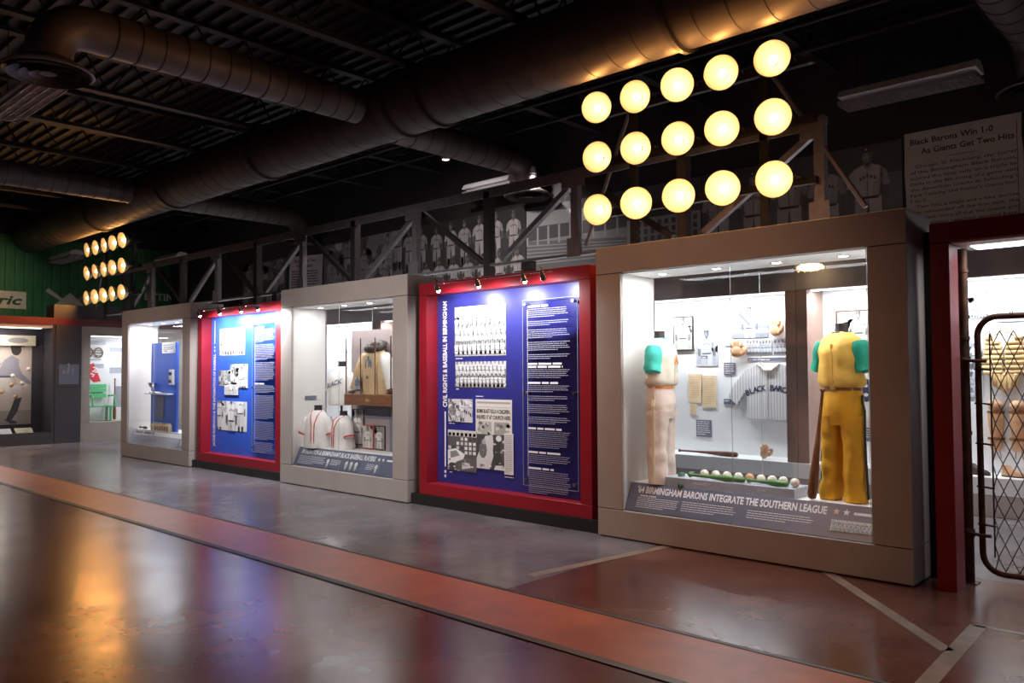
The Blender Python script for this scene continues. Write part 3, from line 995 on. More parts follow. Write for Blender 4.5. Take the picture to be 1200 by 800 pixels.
BN = ['first', 'second', 'third', 'fourth', 'fifth', 'sixth', 'seventh', 'eighth', 'last']
for i, x in enumerate((-3.60, -3.49, -3.385, -3.28, -3.18, -3.08, -2.985, -2.89, -2.77)):
    baseball(x, 6.30 if i < 8 else 6.25, .573, '%s baseball from the left in the row on the plinth' % BN[i] if i != 4 else 'browned fifth baseball from the left in the row on the plinth',
             'ball_brown' if i == 4 else 'ball_white', group='baseballs on the plinth')


def bat(name, p0, p1, m, label, knob=True, R=.032):
    """knob end p0, barrel end p1"""
    t = thing(name, label, 'bat', tuple((Vector(p0) + Vector(p1)) / 2))
    d = Vector(p1) - Vector(p0); L = d.length
    pr = [(.001, .02), (.013, .02), (.0125, .06), (.0135, .3), (.02, .5), (.028, .66), (R, .8), (R, .95), (R * .8, .985), (.001, 1)]
    MB().lathe([(r, u * L) for r, u in pr], p0, d, 16).build('barrel', m, t, True)
    MB().lathe([(.001, 0), (.018, .002), (.023, .01), (.02, .02), (.013, .03)], p0, d, 14).build('knob', m, t, True)
    return t


bat('baseball_bat', (-3.70, 6.215, .60), (-3.17, 6.205, .601), 'bat_green', 'green bat lying on the left half of the ball plinth', R=.024)
bat('baseball_bat', (-3.16, 6.225, .60), (-2.80, 6.20, .601), 'bat_green', 'green bat lying on the right half of the ball plinth', R=.024)


# --- clothed forms
def mannequin(loc, rot, label, cv, cs, cp, belt, num=None, stripe_m='stripe_dark', slv=1.0):
    t = thing('uniform_mannequin', label, 'mannequin', loc, rot)
    t.scale = (.9, .93, 1)
    for s in (-1, 1):
        m = MB()
        rg = []
        for i in range(25):
            u = i / 24
            z = .004 + .646 * u
            rx = .092 - .02 * math.sin(u * 2.2) + .026 * u; ry = .098 - .015 * math.sin(u * 2.2) + .028 * u
            rg.append((s * (.118 - .03 * u), -.01 + .02 * math.sin(u * 3), z, rx, ry))
        m.loft(rg, 40); m.wrinkle(.014, 6, s * .1, 0, 1 + s, 1.6, fold=.006, nf=5)
        m.build('trouser_leg', cp, t, True, local=True)
        k = MB()
        for i in range(14):
            u = i / 13; z = .03 + .78 * u
            x = s * (.118 - .03 * min(1, u * 1.2) + .094 - .018 * math.sin(min(1, u * 1.2) * 2.2) + .026 * min(1, u * 1.2) + .012 - (.02 if u > .9 else 0))
            k.v += [(x, -.016, z), (x + s * .004, -.012, z), (x + s * .004, .012, z), (x, .016, z)]
            if i:
                b = 4 * (i - 1)
                for q in range(3): k.face((b + q, b + q + 1, b + q + 5, b + q + 4))
        k.build('side_stripe', stripe_m, t, local=True)
    m = MB(); m.loft([(0, 0, .58, .16, .115), (0, 0, .64, .185, .13), (0, 0, .72, .19, .135), (0, 0, .8, .175, .125), (0, 0, .86, .165, .118)], 32)
    m.wrinkle(.010, 7, 0, 0, 5, fold=.004, nf=9); m.build('trouser_seat', cp, t, True, local=True)
    MB().loft([(0, 0, .845, .172, .125), (0, 0, .882, .170, .123)], 32).build('belt', belt, t, True, local=True)
    MB().box(-.025, .025, -.132, -.120, .85, .88).build('buckle', 'brass', t, local=True)
    m = MB()
    m.loft([(0, 0, .868, .178, .128), (0, 0, .885, .196, .146), (0, 0, .905, .205, .152), (0, -.003, .93, .203, .15), (0, -.005, .96, .197, .146), (0, -.008, 1.0, .193, .143), (0, -.01, 1.04, .19, .14), (0, -.01, 1.08, .191, .141), (0, -.012, 1.12, .195, .142), (0, -.01, 1.155, .197, .14), (0, -.005, 1.19, .195, .132), (0, 0, 1.24, .175, .11), (0, .005, 1.275, .12, .085), (0, .008, 1.295, .072, .066)], 48)
    m.wrinkle(.018, 8, 0, 0, 9, 1.3, fold=.005, nf=7); m.build('jersey', cv, t, True, local=True)
    MB().box(-.008, .008, -.150, -.135, .9, 1.2).build('placket', cv, t, local=True)
    for s in (-1, 1):
        m = MB(); L = .23 * slv
        a = Vector((s * .155, 0, 1.21)); d = Vector((s * .28, -.03, -.95)).normalized()
        pts = [a + d * L * i / 7 for i in range(8)]
        m.tube(pts, [.07, .082, .085, .082, .08, .079, .08, .076], 24)
        m.wrinkle(.014, 9, s * .2, 0, 3 + s); m.build('sleeve', cs, t, True, local=True)
    MB().loft([(0, .008, 1.28, .062, .058), (0, .008, 1.33, .052, .05), (0, .008, 1.36, .054, .052)], 20).build('neck_cap', 'neck_dark', t, True, local=True)
    MB().lathe([(.074, 0), (.08, .006), (.074, .014)], (0, .006, 1.283), (0, 0, 1), 24).build('collar', 'stripe_dark' if cs != 'teal_cloth' else cs, t, True, local=True)
    if num:
        text('lettering', num, (-.13, -.158, 1.07), WALL, .06, 'stripe_dark', t, w=.24) if False else None
        mb = MB(); add_text(mb, num, (-.10, -.156, 1.08), WALL, .055, w=.2, bold=.02)
        for i, (x, y, z) in enumerate(mb.v): mb.v[i] = (x, y + .35 * x * x * 3, z)
        mb.build('lettering', 'orange_print', t, local=True)
    return t


mannequin((-2.42, 6.34, .497), -.22, 'mannequin in gold baseball vest with green sleeves and gold trousers', 'gold_vest', 'green_cloth', 'gold_cloth', 'leather_brown', None)
mL = mannequin((-4.03, 6.30, .497), 1.75, 'mannequin in faded cream and teal uniform with pale pink trousers', 'cream_cloth', 'teal_cloth', 'pink_cloth', 'orange_print', None, 'paper_cream')
mb = MB(); add_text(mb, 'A', (-.035, -.16, 1.06), WALL, .085, bold=.03); mb.build('lettering', 'orange_print', mL, local=True)
bat('baseball_bat', (-2.50, 6.165, 1.36), (-2.62, 6.205, .50), 'bat_brown', 'brown wooden bat leaning on the gold uniform', R=.036)
# cleats by the faded uniform
for k, (x, y) in enumerate(((-3.80, 6.25), (-3.77, 6.36))):
    t = thing('baseball_shoe', ('nearer' if k == 0 else 'farther') + ' dark green cleat standing by the pink trousers', 'shoe', (x, y, .496), .5, 'green cleats')
    m = MB(); m.loft([(0, -.02, 0, .034, .11), (0, -.02, .015, .036, .112), (0, -.01, .035, .034, .1), (0, .03, .06, .03, .06), (0, .05, .1, .03, .042), (0, .05, .105, .022, .034)], 18); m.build('upper', 'dark_green', t, True, local=True)
    MB().loft([(0, -.02, -.001, .037, .114), (0, -.02, .008, .037, .114)], 18).build('sole', 'leather_dark', t, True, local=True)
    MB().tube([(-.02, -.06, .05), (.02, -.04, .056), (-.02, -.02, .064), (.02, 0, .07)], .004, 5).build('lace', 'teal_cloth', t, local=True)


def bust(loc, rot, label, m1, trim, txt=None, h=.56, w=.19, legs=False, num=None):
    t = thing('jersey_bust', label, 'jersey', loc, rot)
    k = h / .56
    m = MB()
    m.loft([(0, 0, 0, w * 1.12, .15), (0, 0, .03, w * 1.15, .155), (0, 0, .15 * k, w * 1.08, .145), (0, -.01, .3 * k, w * 1.02, .14), (0, -.005, .42 * k, w * .98, .125), (0, 0, .49 * k, w * .8, .1), (0, .005, .53 * k, w * .5, .08), (0, .008, .555 * k, w * .36, .064)], 36)
    m.wrinkle(.016, 6, 0, 0, len(label)); m.build('jersey', m1, t, True, local=True)
    for s in (-1, 1):
        mm = MB(); a = Vector((s * w * .78, 0, .45 * k)); d = Vector((s * .3, -.05, -.9)).normalized()
        mm.tube([a + d * .26 * k * i / 6 for i in range(7)], [.06, .072, .074, .072, .07, .068, .064], 16)
        mm.wrinkle(.01, 8, s * w, 0, 2 + s); sl = mm.build('sleeve', m1, t, True, local=True)
        if trim:
            c = a + d * .255 * k
            MB().lathe([(.072, -.012), (.075, 0), (.072, .012)], c, d, 18).build('cuff_trim', trim, sl, True, local=True)
            MB().tube([(s * .022, -.152, .03), (s * .022, -.155, .2 * k), (s * .024, -.148, .36 * k), (s * .05, -.11, .48 * k), (s * .066, -.02, .55 * k)], .006, 6).build('piping', trim, t, True, local=True)
    MB().loft([(0, .008, .53 * k, .06, .056), (0, .008, .6 * k, .05, .048), (0, .008, .63 * k, .056, .053)], 18).build('neck_cap', 'neck_dark', t, True, local=True)
    if txt:
        mb = MB(); add_text(mb, txt, (-.13, -.166, .24 * k), WALL, .06, w=.27, bold=.02, shear=.25)
        for i, (x, y, z) in enumerate(mb.v): mb.v[i] = (x, y + x * x * 1.6, z + (x + .13) * .28)
        mb.build('lettering', trim or 'navy_print', t, local=True)
    return t


# --- case with the busts
r2 = rail(-9.659, -7.502, 'rail_slate', 'slate reading rail with italic headline in the middle case')
text('lettering', "INTEGRATION & BIRMINGHAM'S BLACK BASEBALL PLAYERS", slope(-9.57, .66), SL, .06, 'white_print', r2, w=1.60, bold=.03, shear=.2)
for x in (-7.90, -7.82):
    MB().prism(star(.026), slope(x, .77), SL[0], SL[1], .0012).build('star', 'white_print', r2)
MB().prism([(0, 0), (.2, 0), (.2, .02), (0, .02)], slope(-7.75, .72), SL[0], SL[1], .001).build('rule', 'white_print', r2)
m = MB(); add_bars(m, slope(-9.58, .55), SL, .62, .02, 6, .006, 12); add_bars(m, slope(-8.9, .5), SL, .3, .02, 4, .006, 13); add_bars(m, slope(-8.1, .5), SL, .2, .02, 4, .006, 14)
m.build('small_print', 'white_print', r2)
for x, w in ((-8.95, .1), (-8.55, .32), (-7.95, .14)):
    P = Print(w, .12, (.13, .145, .21)); rr = random.Random(int(w * 100))
    for q in range(max(1, int(w / .1))): fig(P, .05 + q * .1, .0, .14, 2, rr, shirt=.9, skin=.45)
    P.build('player_picture', slope(x, .06), SL, r2)
bust((-9.36, 6.23, .497), .5, 'white jersey bust with red piping at the left of the middle case', 'white_cloth', 'red_print', None, .50, .165)
bust((-8.93, 6.33, .497), -.1, 'low white jersey bust in the middle case just left of the taupe panel', 'white_cloth', 'red_print', None, .44, .15)
bj = bust((-9.12, 6.44, 1.06), .2, 'upper white jersey form with dark lettering behind the two low busts', 'white_cloth', None, 'BLACK', .52, .16)
MB().tube([(0, 0, -.563), (0, 0, .02)], .015, 8).build('stand', 'steel_dark', bj, True, local=True)
tp = thing('exhibit_board', 'taupe backing panel holding the boxed jacket and cards in the middle case', 'panel', (-8.45, 6.5, .497))
MB().box(-8.98, -7.68, 6.50, 6.53, .497, 2.05).build('board', 'taupe', tp)
sh = thing('jacket_vitrine', 'glass box with wooden base holding a tan jacket on the taupe panel', 'vitrine', (-8.4, 6.4, 1.1))
MB().bbox(-8.78, -7.82, 6.24, 6.49, 1.08, 1.22, .004).build('base', 'wood_box', sh)
MB().box(-8.33, -8.23, 6.235, 6.241, 1.13, 1.165).build('plaque', 'brass', sh)
MB().poly([(-8.76, 6.255, 1.221), (-7.84, 6.255, 1.221), (-7.84, 6.255, 1.93), (-8.76, 6.255, 1.93)]).build('glass_front', 'case_glass', sh)
for x in (-8.76, -7.84): MB().box(x - .006, x + .006, 6.25, 6.262, 1.221, 1.94).build('edge_strip', 'frame_wood', sh)
for x in (-8.45, -8.15): MB().box(x - .006, x + .006, 6.25, 6.258, 1.221, 1.93).build('edge_strip', 'frame_wood', sh)
jk = thing('printed_jacket', 'tan jacket with dark fur collar and blue printed figures in the glass box', 'jacket', (-8.30, 6.375, 1.222))
m = MB(); m.loft([(0, 0, 0, .24, .09), (0, 0, .06, .26, .1), (0, -.01, .25, .25, .1), (0, -.01, .42, .24, .095), (0, 0, .52, .19, .08), (0, 0, .6, .11, .07)], 34); m.wrinkle(.014, 6, 0, 0, 4); m.build('body', 'tan_cloth', jk, True, local=True)
for s in (-1, 1):
    mm = MB(); a = Vector((s * .19, 0, .5)); d = Vector((s * .38, -.08, -.9)).normalized()
    mm.tube([a + d * .48 * i / 7 for i in range(8)], [.06, .078, .082, .08, .076, .072, .07, .06], 16); mm.wrinkle(.012, 7, s * .25, 0, 3); mm.build('sleeve', 'tan_cloth' if s < 0 else 'white_cloth', jk, True, local=True)
MB().tube([(.13 * math.cos(a) * 1.1, .07 * math.sin(a), .60 + .04 * math.sin(a)) for a in [2 * math.pi * i / 16 for i in range(16)]], .045, 10, closed=True).wrinkle(.03, 22, 0, 0, 2).build('fur_collar', 'leather_dark', jk, True, local=True)
P = Print(.2, .28, (.62, .5, .34)); rr = random.Random(3)
fig(P, .1, .0, .3, 2, rr, shirt=(.5)); P.tint = (.55, .62, .85)
P.build('printed_figure', (-8.40, 6.268, 1.42), WALL, jk)
P = Print(.14, .16, (.62, .56, .5)); fig(P, .07, -.06, .24, 2, rr, shirt=.5); P.tint = (.5, .56, .8); P.build('printed_figure', (-8.60, 6.268, 1.28), WALL, jk)
cards = [((-8.71, .90), (.55, .14), 'label', 'grey text label under the jacket box'), ((-8.94, .56), (.24, .44), 'port', 'dark framed photograph at the left of the taupe panel'),
         ((-8.70, .52), (.2, .28), 'red', 'red framed trading card on the taupe panel'), ((-8.46, .52), (.2, .28), 'port2', 'portrait card of a man in white on the taupe panel'),
         ((-8.16, .50), (.2, .42), 'label', 'narrow grey text label at the right of the taupe panel')]
for i, ((x, z), (w, h), k, lb) in enumerate(cards):
    t = thing('label' if k == 'label' else 'framed_card', lb, 'label' if k == 'label' else 'picture', (x + w / 2, 6.49, z))
    if k == 'label':
        MB().box(x, x + w, 6.492, 6.5, z, z + h).build('plate', 'label_grey', t)
        m = MB(); add_bars(m, (x + .02, 6.492, z + h - .02), WALL, w - .04, .022, int((h - .03) / .022), .008, i); m.build('small_print', 'grey_print', t)
    else:
        fw = MB(); fw.box(x - .012, x + w + .012, 6.485, 6.5, z - .012, z + h + .012); fw.build('frame', 'red_print' if k == 'red' else 'steel_dark', t)
        portrait_photo(w, h, i, .35 if k != 'red' else .6, .75, (1, .93, .88)).build('picture', (x, 6.485, z), WALL, t)
t = thing('label', 'small grey label on the left inner wall of the middle case', 'label', (-9.655, 6.3, 1.1))
MB().box(-9.668 + .012, -9.648, 6.22, 6.40, 1.13, 1.18).build('plate', 'label_grey', t)

# --- farthest case
r3 = rail(-15.055, -12.898, 'rail_silver', 'pale silver reading rail in the farthest case')
m = MB(); m.prism([(0, 0), (1.95, 0), (1.95, .07), (0, .07)], slope(-15.0, .66), SL[0], SL[1], .001); m.build('headline_band', 'white_print', r3)
m = MB(); add_bars(m, slope(-14.97, .90), SL, 1.85, .03, 1, .045, 21, lift=.003); m.build('headline_marks', 'grey_print', r3)
m = MB(); add_bars(m, slope(-14.9, .52), SL, 1.0, .03, 4, .008, 22); m.build('small_print', 'rail_slate', r3)
P = Print(.18, .14, (.25, .28, .36)); fig(P, .09, 0, .17, 2, random.Random(1), shirt=.9, skin=.4); P.build('player_picture', slope(-13.15, .08), SL, r3)
bs = thing('blue_stand', 'bright blue upright stand with a plaque inside the farthest case', 'stand', (-14.08, 6.25, .497))
MB().bbox(-14.60, -13.59, 6.24, 6.28, .497, 2.03, .003).build('board', 'panel_bright_blue', bs)
o = MB().box(-14.13, -13.62, 6.225, 6.239, 1.84, 2.03).build('plaque', 'chrome', bs)
m = MB(); add_bars(m, (-14.08, 6.2245, 1.99), WALL, .4, .035, 4, .014, 31); m.build('small_print', 'grey_print', o)
MB().bbox(-14.62, -13.70, 6.13, 6.24, 1.13, 1.15, .002).build('shelf', 'soffit_white', bs)
MB().box(-14.36, -14.06, 6.228, 6.239, .70, 1.08).build('lower_board', 'label_grey', bs)
for x, lb in ((-14.40, 'small silver trophy cup on the blue stand shelf'),):
    t = thing('trophy_cup', lb, 'trophy', (x, 6.18, 1.151))
    MB().lathe([(.001, 0), (.06, 0), (.055, .02), (.015, .04), (.015, .08), (.06, .12), (.075, .18), (.07, .18), (.05, .12), (.001, .09)], (x, 6.18, 1.151), (0, 0, 1), 18).build('cup', 'chrome', t, True)
    MB().lathe([(.09, .0), (.1, .02), (.085, .03), (.001, .03)], (x + .2, 6.18, 1.151), (0, 0, 1), 16).build('dish', 'chrome', t, True)
t = thing('wall_telephone', 'white telephone handset mounted on the blue stand', 'telephone', (-13.72, 6.22, 1.3))
MB().bbox(-13.80, -13.66, 6.20, 6.239, 1.30, 1.56, .004).build('body', 'fixture_white', t)
for z in (1.36, 1.49): MB().lathe([(.001, 0), (.03, 0), (.03, .02), (.001, .02)], (-13.73, 6.2, z), (0, -1, 0), 14).build('ear_cup', 'dark_print', t, True)
t = thing('lettered_box', 'cream wooden box with dark markings on the farthest case deck', 'box', (-14.1, 6.15, .497))
MB().bbox(-14.42, -13.72, 6.165, 6.235, .497, .61, .004).build('body', 'paper_cream', t)
m = MB(); rr = random.Random(8)
for i in range(12):
    a = -14.38 + i * .054; m.prism([(0, .01), (.03, .0), (.035, .06), (.01, .08)], (a, 6.1645, .51), (1, 0, 0), (0, 0, 1), .001)
m.build('markings', 'bat_brown', t)
for k in range(4): MB().box(-14.36 + k * .17, -14.25 + k * .17, 6.18, 6.22, .611, .64).build('slip', 'cream', t)
bat('baseball_bat', (-14.98, 6.22, .53), (-14.66, 6.2, .53), 'bat_dark', 'short dark bat lying at the left of the farthest case', R=.022)

# ================================================================== red framed graphic panels
def red_frame(dx, label):
    t = thing('panel_frame', label, 'frame', (-5.885 + dx, 6.2, 0))
    x0, x1 = -7.115 + dx, -4.655 + dx
    yf, yb = 6.085, 6.26
    MB().bbox(x0, x1, yf, yb + .1, 2.37, 2.505, .003).build('head_rail', 'frame_red', t)
    MB().bbox(x0, x1, yf, yb + .1, .12, .25, .003).build('bottom_rail', 'frame_red', t)
    for a, b in ((x0, x0 + .13), (x1 - .135, x1)):
        MB().bbox(a, b, yf, yb + .1, .252, 2.368, .003).build('stile', 'frame_red', t)
    MB().box(-7.225 + dx, -4.545 + dx, 6.06, 6.5, 0, .119).build('black_plinth', 'toe_black', t)
    MB().box(-7.225 + dx, -4.545 + dx, 6.42, 6.5, .12, 2.5).build('backing', 'gap_black', t)
    return t


red_frame(0, 'red frame with black plinth around the civil rights panel')
red_frame(-5.4, 'red frame with black plinth around the bright blue panel')


def spots(dx, xs, energy, who):
    t = thing('light_rail', 'thin chrome light rail on arms above the %s panel' % who, 'light rail', (-5.7 + dx, 5.78, 2.4))
    MB().tube([(xs[0] + dx - .05, 5.78, 2.435), (xs[-1] + dx + .1, 5.78, 2.435)], .006, 6).build('bar', 'chrome', t, True)
    for x in (xs[0] + .28, xs[2] + .12):
        MB().tube([(x + dx, 5.78, 2.435), (x + dx, 5.9, 2.46), (x + dx + .02, 6.084, 2.47)], .005, 6).build('arm', 'chrome', t, True)
    for i, x in enumerate(xs):
        lit = i < 3 or dx < -1
        h = thing('spotlight', '%s spotlight on the rail above the %s panel' % (['leftmost lit', 'second lit', 'third lit', 'rightmost'][i], who), 'spotlight', (x + dx, 5.78, 2.38), 0, 'rail spotlights')
        d = Vector((0, .42, -.9)).normalized()
        MB().lathe([(.001, -.045), (.018, -.04), (.03, .0), (.034, .03), (.03, .03), (.02, .005)], (x + dx, 5.78, 2.395), d, 14).build('head', 'chrome', h, True)
        MB().sphere(tuple(Vector((x + dx, 5.78, 2.395)) + d * .036), .021, 12, 8).build('bulb', 'bulb_white' if lit else 'chrome', h, True)
        MB().tube([(x + dx, 5.78, 2.435), (x + dx - .012, 5.775, 2.47), (x + dx - .03, 5.77, 2.49)], .005, 5).build('pin', 'steel_dark', h)
        if lit: spot('spotlight_light', Vector((x + dx, 5.78, 2.395)) + d * .06, (x + dx, 6.27, 1.7), energy, 165, .7, (.95, .96, 1.0), .03)


spots(0, (-6.46, -5.85, -5.22, -4.98), 44, 'civil rights')
spots(-5.4, (-6.46, -5.84, -5.22, -4.76), 80, 'bright blue')

PF = 6.25   # face of the printed panel
p2 = thing('graphic_panel', 'deep blue panel reading civil rights and baseball in Birmingham', 'panel', (-5.9, 6.3, .26))
MB().box(-6.985, -4.79, PF, PF + .02, .25, 2.37).build('blue_board', 'panel_blue', p2)
VT = ((0, 0, 1), (-1, 0, 0))
text('lettering', 'CIVIL RIGHTS & BASEBALL IN BIRMINGHAM', (-6.825, PF, 1.10), VT, .066, 'white_print', p2, w=1.20, bold=.028)
MB().box(-6.865, -6.845, PF - .001, PF, .43, 1.05).build('rule', 'white_print', p2)
for z in (.375, .325): MB().prism(star(.024), (-6.855, PF, z), *WALL, .0012).build('star', 'white_print', p2)
team_photo(.79, .55, 3, 11, .34, .66, 11, H=.21, shirt=.66).build('photograph', (-6.69, PF, 1.67), WALL, p2)
team_photo(.78, .285, 2, 13, .2, .5, 12, H=.19, shirt=.72).build('photograph', (-6.68, PF, 1.325), WALL, p2)
crowd_photo(.39, .255, 12, 13, .6, .8, size=.55).build('photograph', (-6.80, PF, .94), WALL, p2)
nw = Print(.54, .60, .68, (1, .97, .9))
rr = random.Random(5)
nw.rect(.02, .52, .555, .575, .35, 1); nw.rect(.02, .52, .515, .519, .3, 1); nw.rect(.04, .24, .1, .36, .42, 1); nw.rect(.28, .5, .12, .36, .35, 1)
for i in range(30): nw.add(ell(rr.uniform(.05, .5), rr.uniform(.12, .35), .03, .02, 6), rr.uniform(.15, .7), 2)
n = nw.build('newspaper_page', (-6.36, PF, .60), WALL, p2)
m = MB(); add_text(m, 'BOMB BLAST KILLS 4 CHILDREN,', (-6.34, PF - .005, 1.055), WALL, .04, w=.5, bold=.02); add_text(m, 'INJURES 17 AT CHURCH HERE', (-6.34, PF - .005, .99), WALL, .04, w=.5, bold=.02)
m.build('headline', 'dark_print', n)
scene_photo(.46, .45, 3, .4).build('photograph', (-6.80, PF - .006, .40), WALL, p2)
firehose_photo(.44, .37, 4).build('photograph', (-6.34, PF - .006, .455), WALL, p2)
cl = Print(.13, .43, .7, (1, .97, .95)); c = cl.build('clipping', (-5.92, PF - .012, .42), WALL, p2)
m = MB(); add_bars(m, (-5.905, PF - .0165, .83), WALL, .1, .02, 20, .006, 44); m.build('small_print', 'grey_print', c)
m = MB()
for (x, z, w) in ((-6.68, 1.65, .2), (-6.67, 1.31, .12), (-6.36, 1.235, .26), (-6.79, .925, .12), (-5.93, .395, .17), (-6.78, .38, .12)): add_bars(m, (x, PF, z), WALL, w, .012, 1, .008, int(x * -100))
m.build('caption', 'white_print', p2)


def acrylic(dx, label, seed, heads):
    x0, x1, z0, z1, y = -5.62 + dx, -4.90 + dx, .34, 2.23, 6.20
    t = thing('acrylic_text_panel', label, 'text panel', ((x0 + x1) / 2, y, z0))
    s = MB().poly([(x0, y, z0), (x1, y, z0), (x1, y, z1), (x0, y, z1)]).build('acrylic_sheet', 'acrylic', t)
    m = MB(); e = .004
    m.box(x0, x0 + e, y - .003, y + .003, z0, z1).box(x1 - e, x1, y - .003, y + .003, z0, z1).box(x0, x1, y - .003, y + .003, z0, z0 + e).box(x0, x1, y - .003, y + .003, z1 - e, z1)
    m.build('sheet_edge', 'glass_edge', s)
    for x in (x0 + .045, x1 - .045):
        for z in (z0 + .06, (z0 + z1) / 2, z1 - .045):
            MB().tube([(x, PF - .001, z), (x, y - .025, z)], .017, 12).build('standoff', 'chrome', t, True)
    m = MB(); k = MB(); z = z1 - .06; i = 0; w = x1 - x0 - .17
    for nl, hd in heads:
        if hd:
            add_bars(k, (x0 + .075, y - .0012, z), WALL, w * random.Random(seed + i).uniform(.45, .9), .03, hd, .02, seed + 50 + i, ragged=False); z -= .03 * hd + .006
        add_bars(m, (x0 + .075, y - .0012, z), WALL, w, .0195, nl, .0055, seed + i); z -= .0195 * nl + .028
        i += 1
    m.build('small_print', 'fine_print', t); k.build('headings', 'white_print', t)
    MB().box(x0 + .066, x0 + .070, y - .002, y - .001, z0 + .1, z1 - .1).build('rule', 'white_print', t)


acrylic(0, 'clear acrylic text panel on standoffs over the civil rights panel', 100, [(5, 1), (3, 0), (5, 0), (5, 0), (3, 0), (5, 2), (4, 1), (3, 0), (5, 0), (4, 0), (9, 1), (5, 1), (12, 1), (2, 0)])
p4 = thing('graphic_panel', 'bright blue panel about the integration of baseball', 'panel', (-11.3, 6.3, .26))
MB().box(-12.385, -10.19, PF, PF + .02, .25, 2.37).build('blue_board', 'panel_bright_blue', p4)
text('lettering', 'JACKIE ROBINSON & THE INTEGRATION OF BASEBALL', (-12.245, PF, .34), VT, .066, 'white_print', p4, w=1.46, bold=.028)
MB().box(-12.285, -12.265, PF - .001, PF, 1.96, 2.33).build('rule', 'white_print', p4)
for z in (1.85, 1.905): MB().prism(star(.024), (-12.275, PF, z), *WALL, .0012).build('star', 'white_print', p4)
team_photo(.78, .42, 2, 9, .55, .35, 21, H=.26, shirt=.75).build('photograph', (-12.11, PF, 1.77), WALL, p4)
crowd_photo(.36, .25, 5, 22, .3, .5, size=.75).build('photograph', (-12.12, PF, 1.29), WALL, p4)
crowd_photo(.52, .36, 5, 23, .7, .9, size=.75).build('photograph', (-11.75, PF - .006, 1.27), WALL, p4)
portrait_photo(.42, .2, 24, .7, .95).build('photograph', (-11.92, PF - .014, 1.16), WALL, p4)
P = crowd_photo(.9, .45, 4, 25, .75, .85, size=.9); fig(P, .45, -.22, .78, 30, random.Random(4), shirt=.95, skin=.08); P.build('photograph', (-12.16, PF, .61), WALL, p4)
acrylic(-5.4, 'clear acrylic text panel on standoffs over the bright blue panel', 200, [(10, 1), (12, 0), (14, 0), (6, 1), (18, 0), (14, 0), (8, 0)])

# ================================================================== displays across the back room
FY = 9.40
colx = [-20.32, -17.62, -14.92, -12.22, -9.52, -6.82, -4.12, -1.42, 1.28]
for i in range(8):
    a, b = colx[i], colx[i + 1]
    lb = ['far white display at the left end of the back room', 'far white display behind the farthest case', 'far white display seen through the middle case', 'far white display behind the middle red frame',
          'far white display hidden behind the civil rights panel', 'far white display with the pinstripe jersey behind the nearest case', 'far white display with catcher gear behind the gate', 'far white display at the right beyond the gate'][i]
    t = thing('wall_display', lb, 'display', ((a + b) / 2, FY + .2, 0))
    MB().bbox(a + .002, b - .002, FY, 9.66, 2.45, 2.90, .003).build('header', 'far_header', t)
    MB().bbox(a + .002, b - .002, FY, 9.93, 0, .22, .003).build('base', 'far_header', t)
    MB().bbox(a + .002, b - .002, FY - .02, 9.93, .222, .40, .003).build('ledge', 'far_white', t)
    MB().bbox(a + .002, a + .135, FY, 9.9, .402, 2.448, .002).build('side_panel', 'far_brown', t)
    MB().bbox(b - .135, b - .002, FY, 9.9, .402, 2.448, .002).build('side_panel', 'far_brown', t)
    MB().box(a + .135, b - .135, 9.87, 9.9, .402, 2.66).build('back_board', 'far_white', t)
    MB().box(a + .15, b - .15, FY + .08, FY + .16, 2.435, 2.449).build('light_strip', 'light_diffuser', t)
    area('light_strip_light', ((a + b) / 2, FY + .12, 2.43), 2.3, .08, 58 if i in (2, 5, 6) else 40, COOL, ((a + b) / 2, 9.72, 1.2))
BK = 9.865


def picture(x0, x1, z0, z1, P, label, frame=None, y=BK, name='photograph'):
    t = thing(name, label, 'picture', ((x0 + x1) / 2, y, z0))
    if frame:
        MB().box(x0 - .02, x1 + .02, y - .02, y, z0 - .02, z1 + .02).build('frame', frame, t)
        y -= .021
    P.build('picture', (x0, y, z0), WALL, t)
    return t


def label_plate(x0, x1, z0, z1, label, y=BK, dark=True, seed=1):
    t = thing('label', label, 'label', ((x0 + x1) / 2, y, z0))
    MB().box(x0, x1, y - .006, y, z0, z1).build('plate', 'label_grey' if dark else 'rail_silver', t)
    m = MB(); add_bars(m, (x0 + .015, y - .006, z1 - .02), WALL, x1 - x0 - .03, .028, max(1, int((z1 - z0 - .02) / .028)), .01, seed); m.build('small_print', 'white_print', t)


SEP = (.85, .9, 1.0)
picture(-6.07, -5.79, 1.79, 2.23, portrait_photo(.28, .44, 51, .5, .6, (.9, .95, .85)), 'framed team portrait with yellow-green print, left of the far display', 'steel_dark')
picture(-5.74, -5.41, 1.56, 2.05, portrait_photo(.33, .49, 52, .6, .7, SEP), 'framed blue-grey portrait, second from left in the far display')
picture(-5.20, -4.69, 1.92, 2.33, batter_photo(.51, .41), 'photograph of a batter above the pinstripe jersey')
picture(-5.00, -4.64, 1.70, 1.89, team_photo(.36, .19, 1, 8, .3, .6, 53, H=.17, tint=SEP), 'wide team photograph under the batter photograph')
picture(-4.62, -4.30, 1.70, 1.90, team_photo(.30, .2, 1, 6, .3, .6, 54, H=.17, tint=SEP), 'second team photograph beside the brown column')
label_plate(-5.66, -5.56, 1.66, 1.70, 'tiny label beside the blue-grey portrait', seed=2)
label_plate(-5.33, -5.14, 1.05, 1.12, 'dark label left of the pinstripe jersey', seed=3)
label_plate(-5.75, -5.52, .60, .83, 'dark square label low on the far display', seed=4)
label_plate(-5.32, -5.16, 1.44, 1.60, 'small picture label below the left glove', seed=5)
label_plate(-5.30, -5.05, 1.82, 1.87, 'thin label above the left glove', seed=6, dark=False)
label_plate(-4.98, -4.35, 1.62, 1.66, 'long thin label under the team photographs', seed=7)
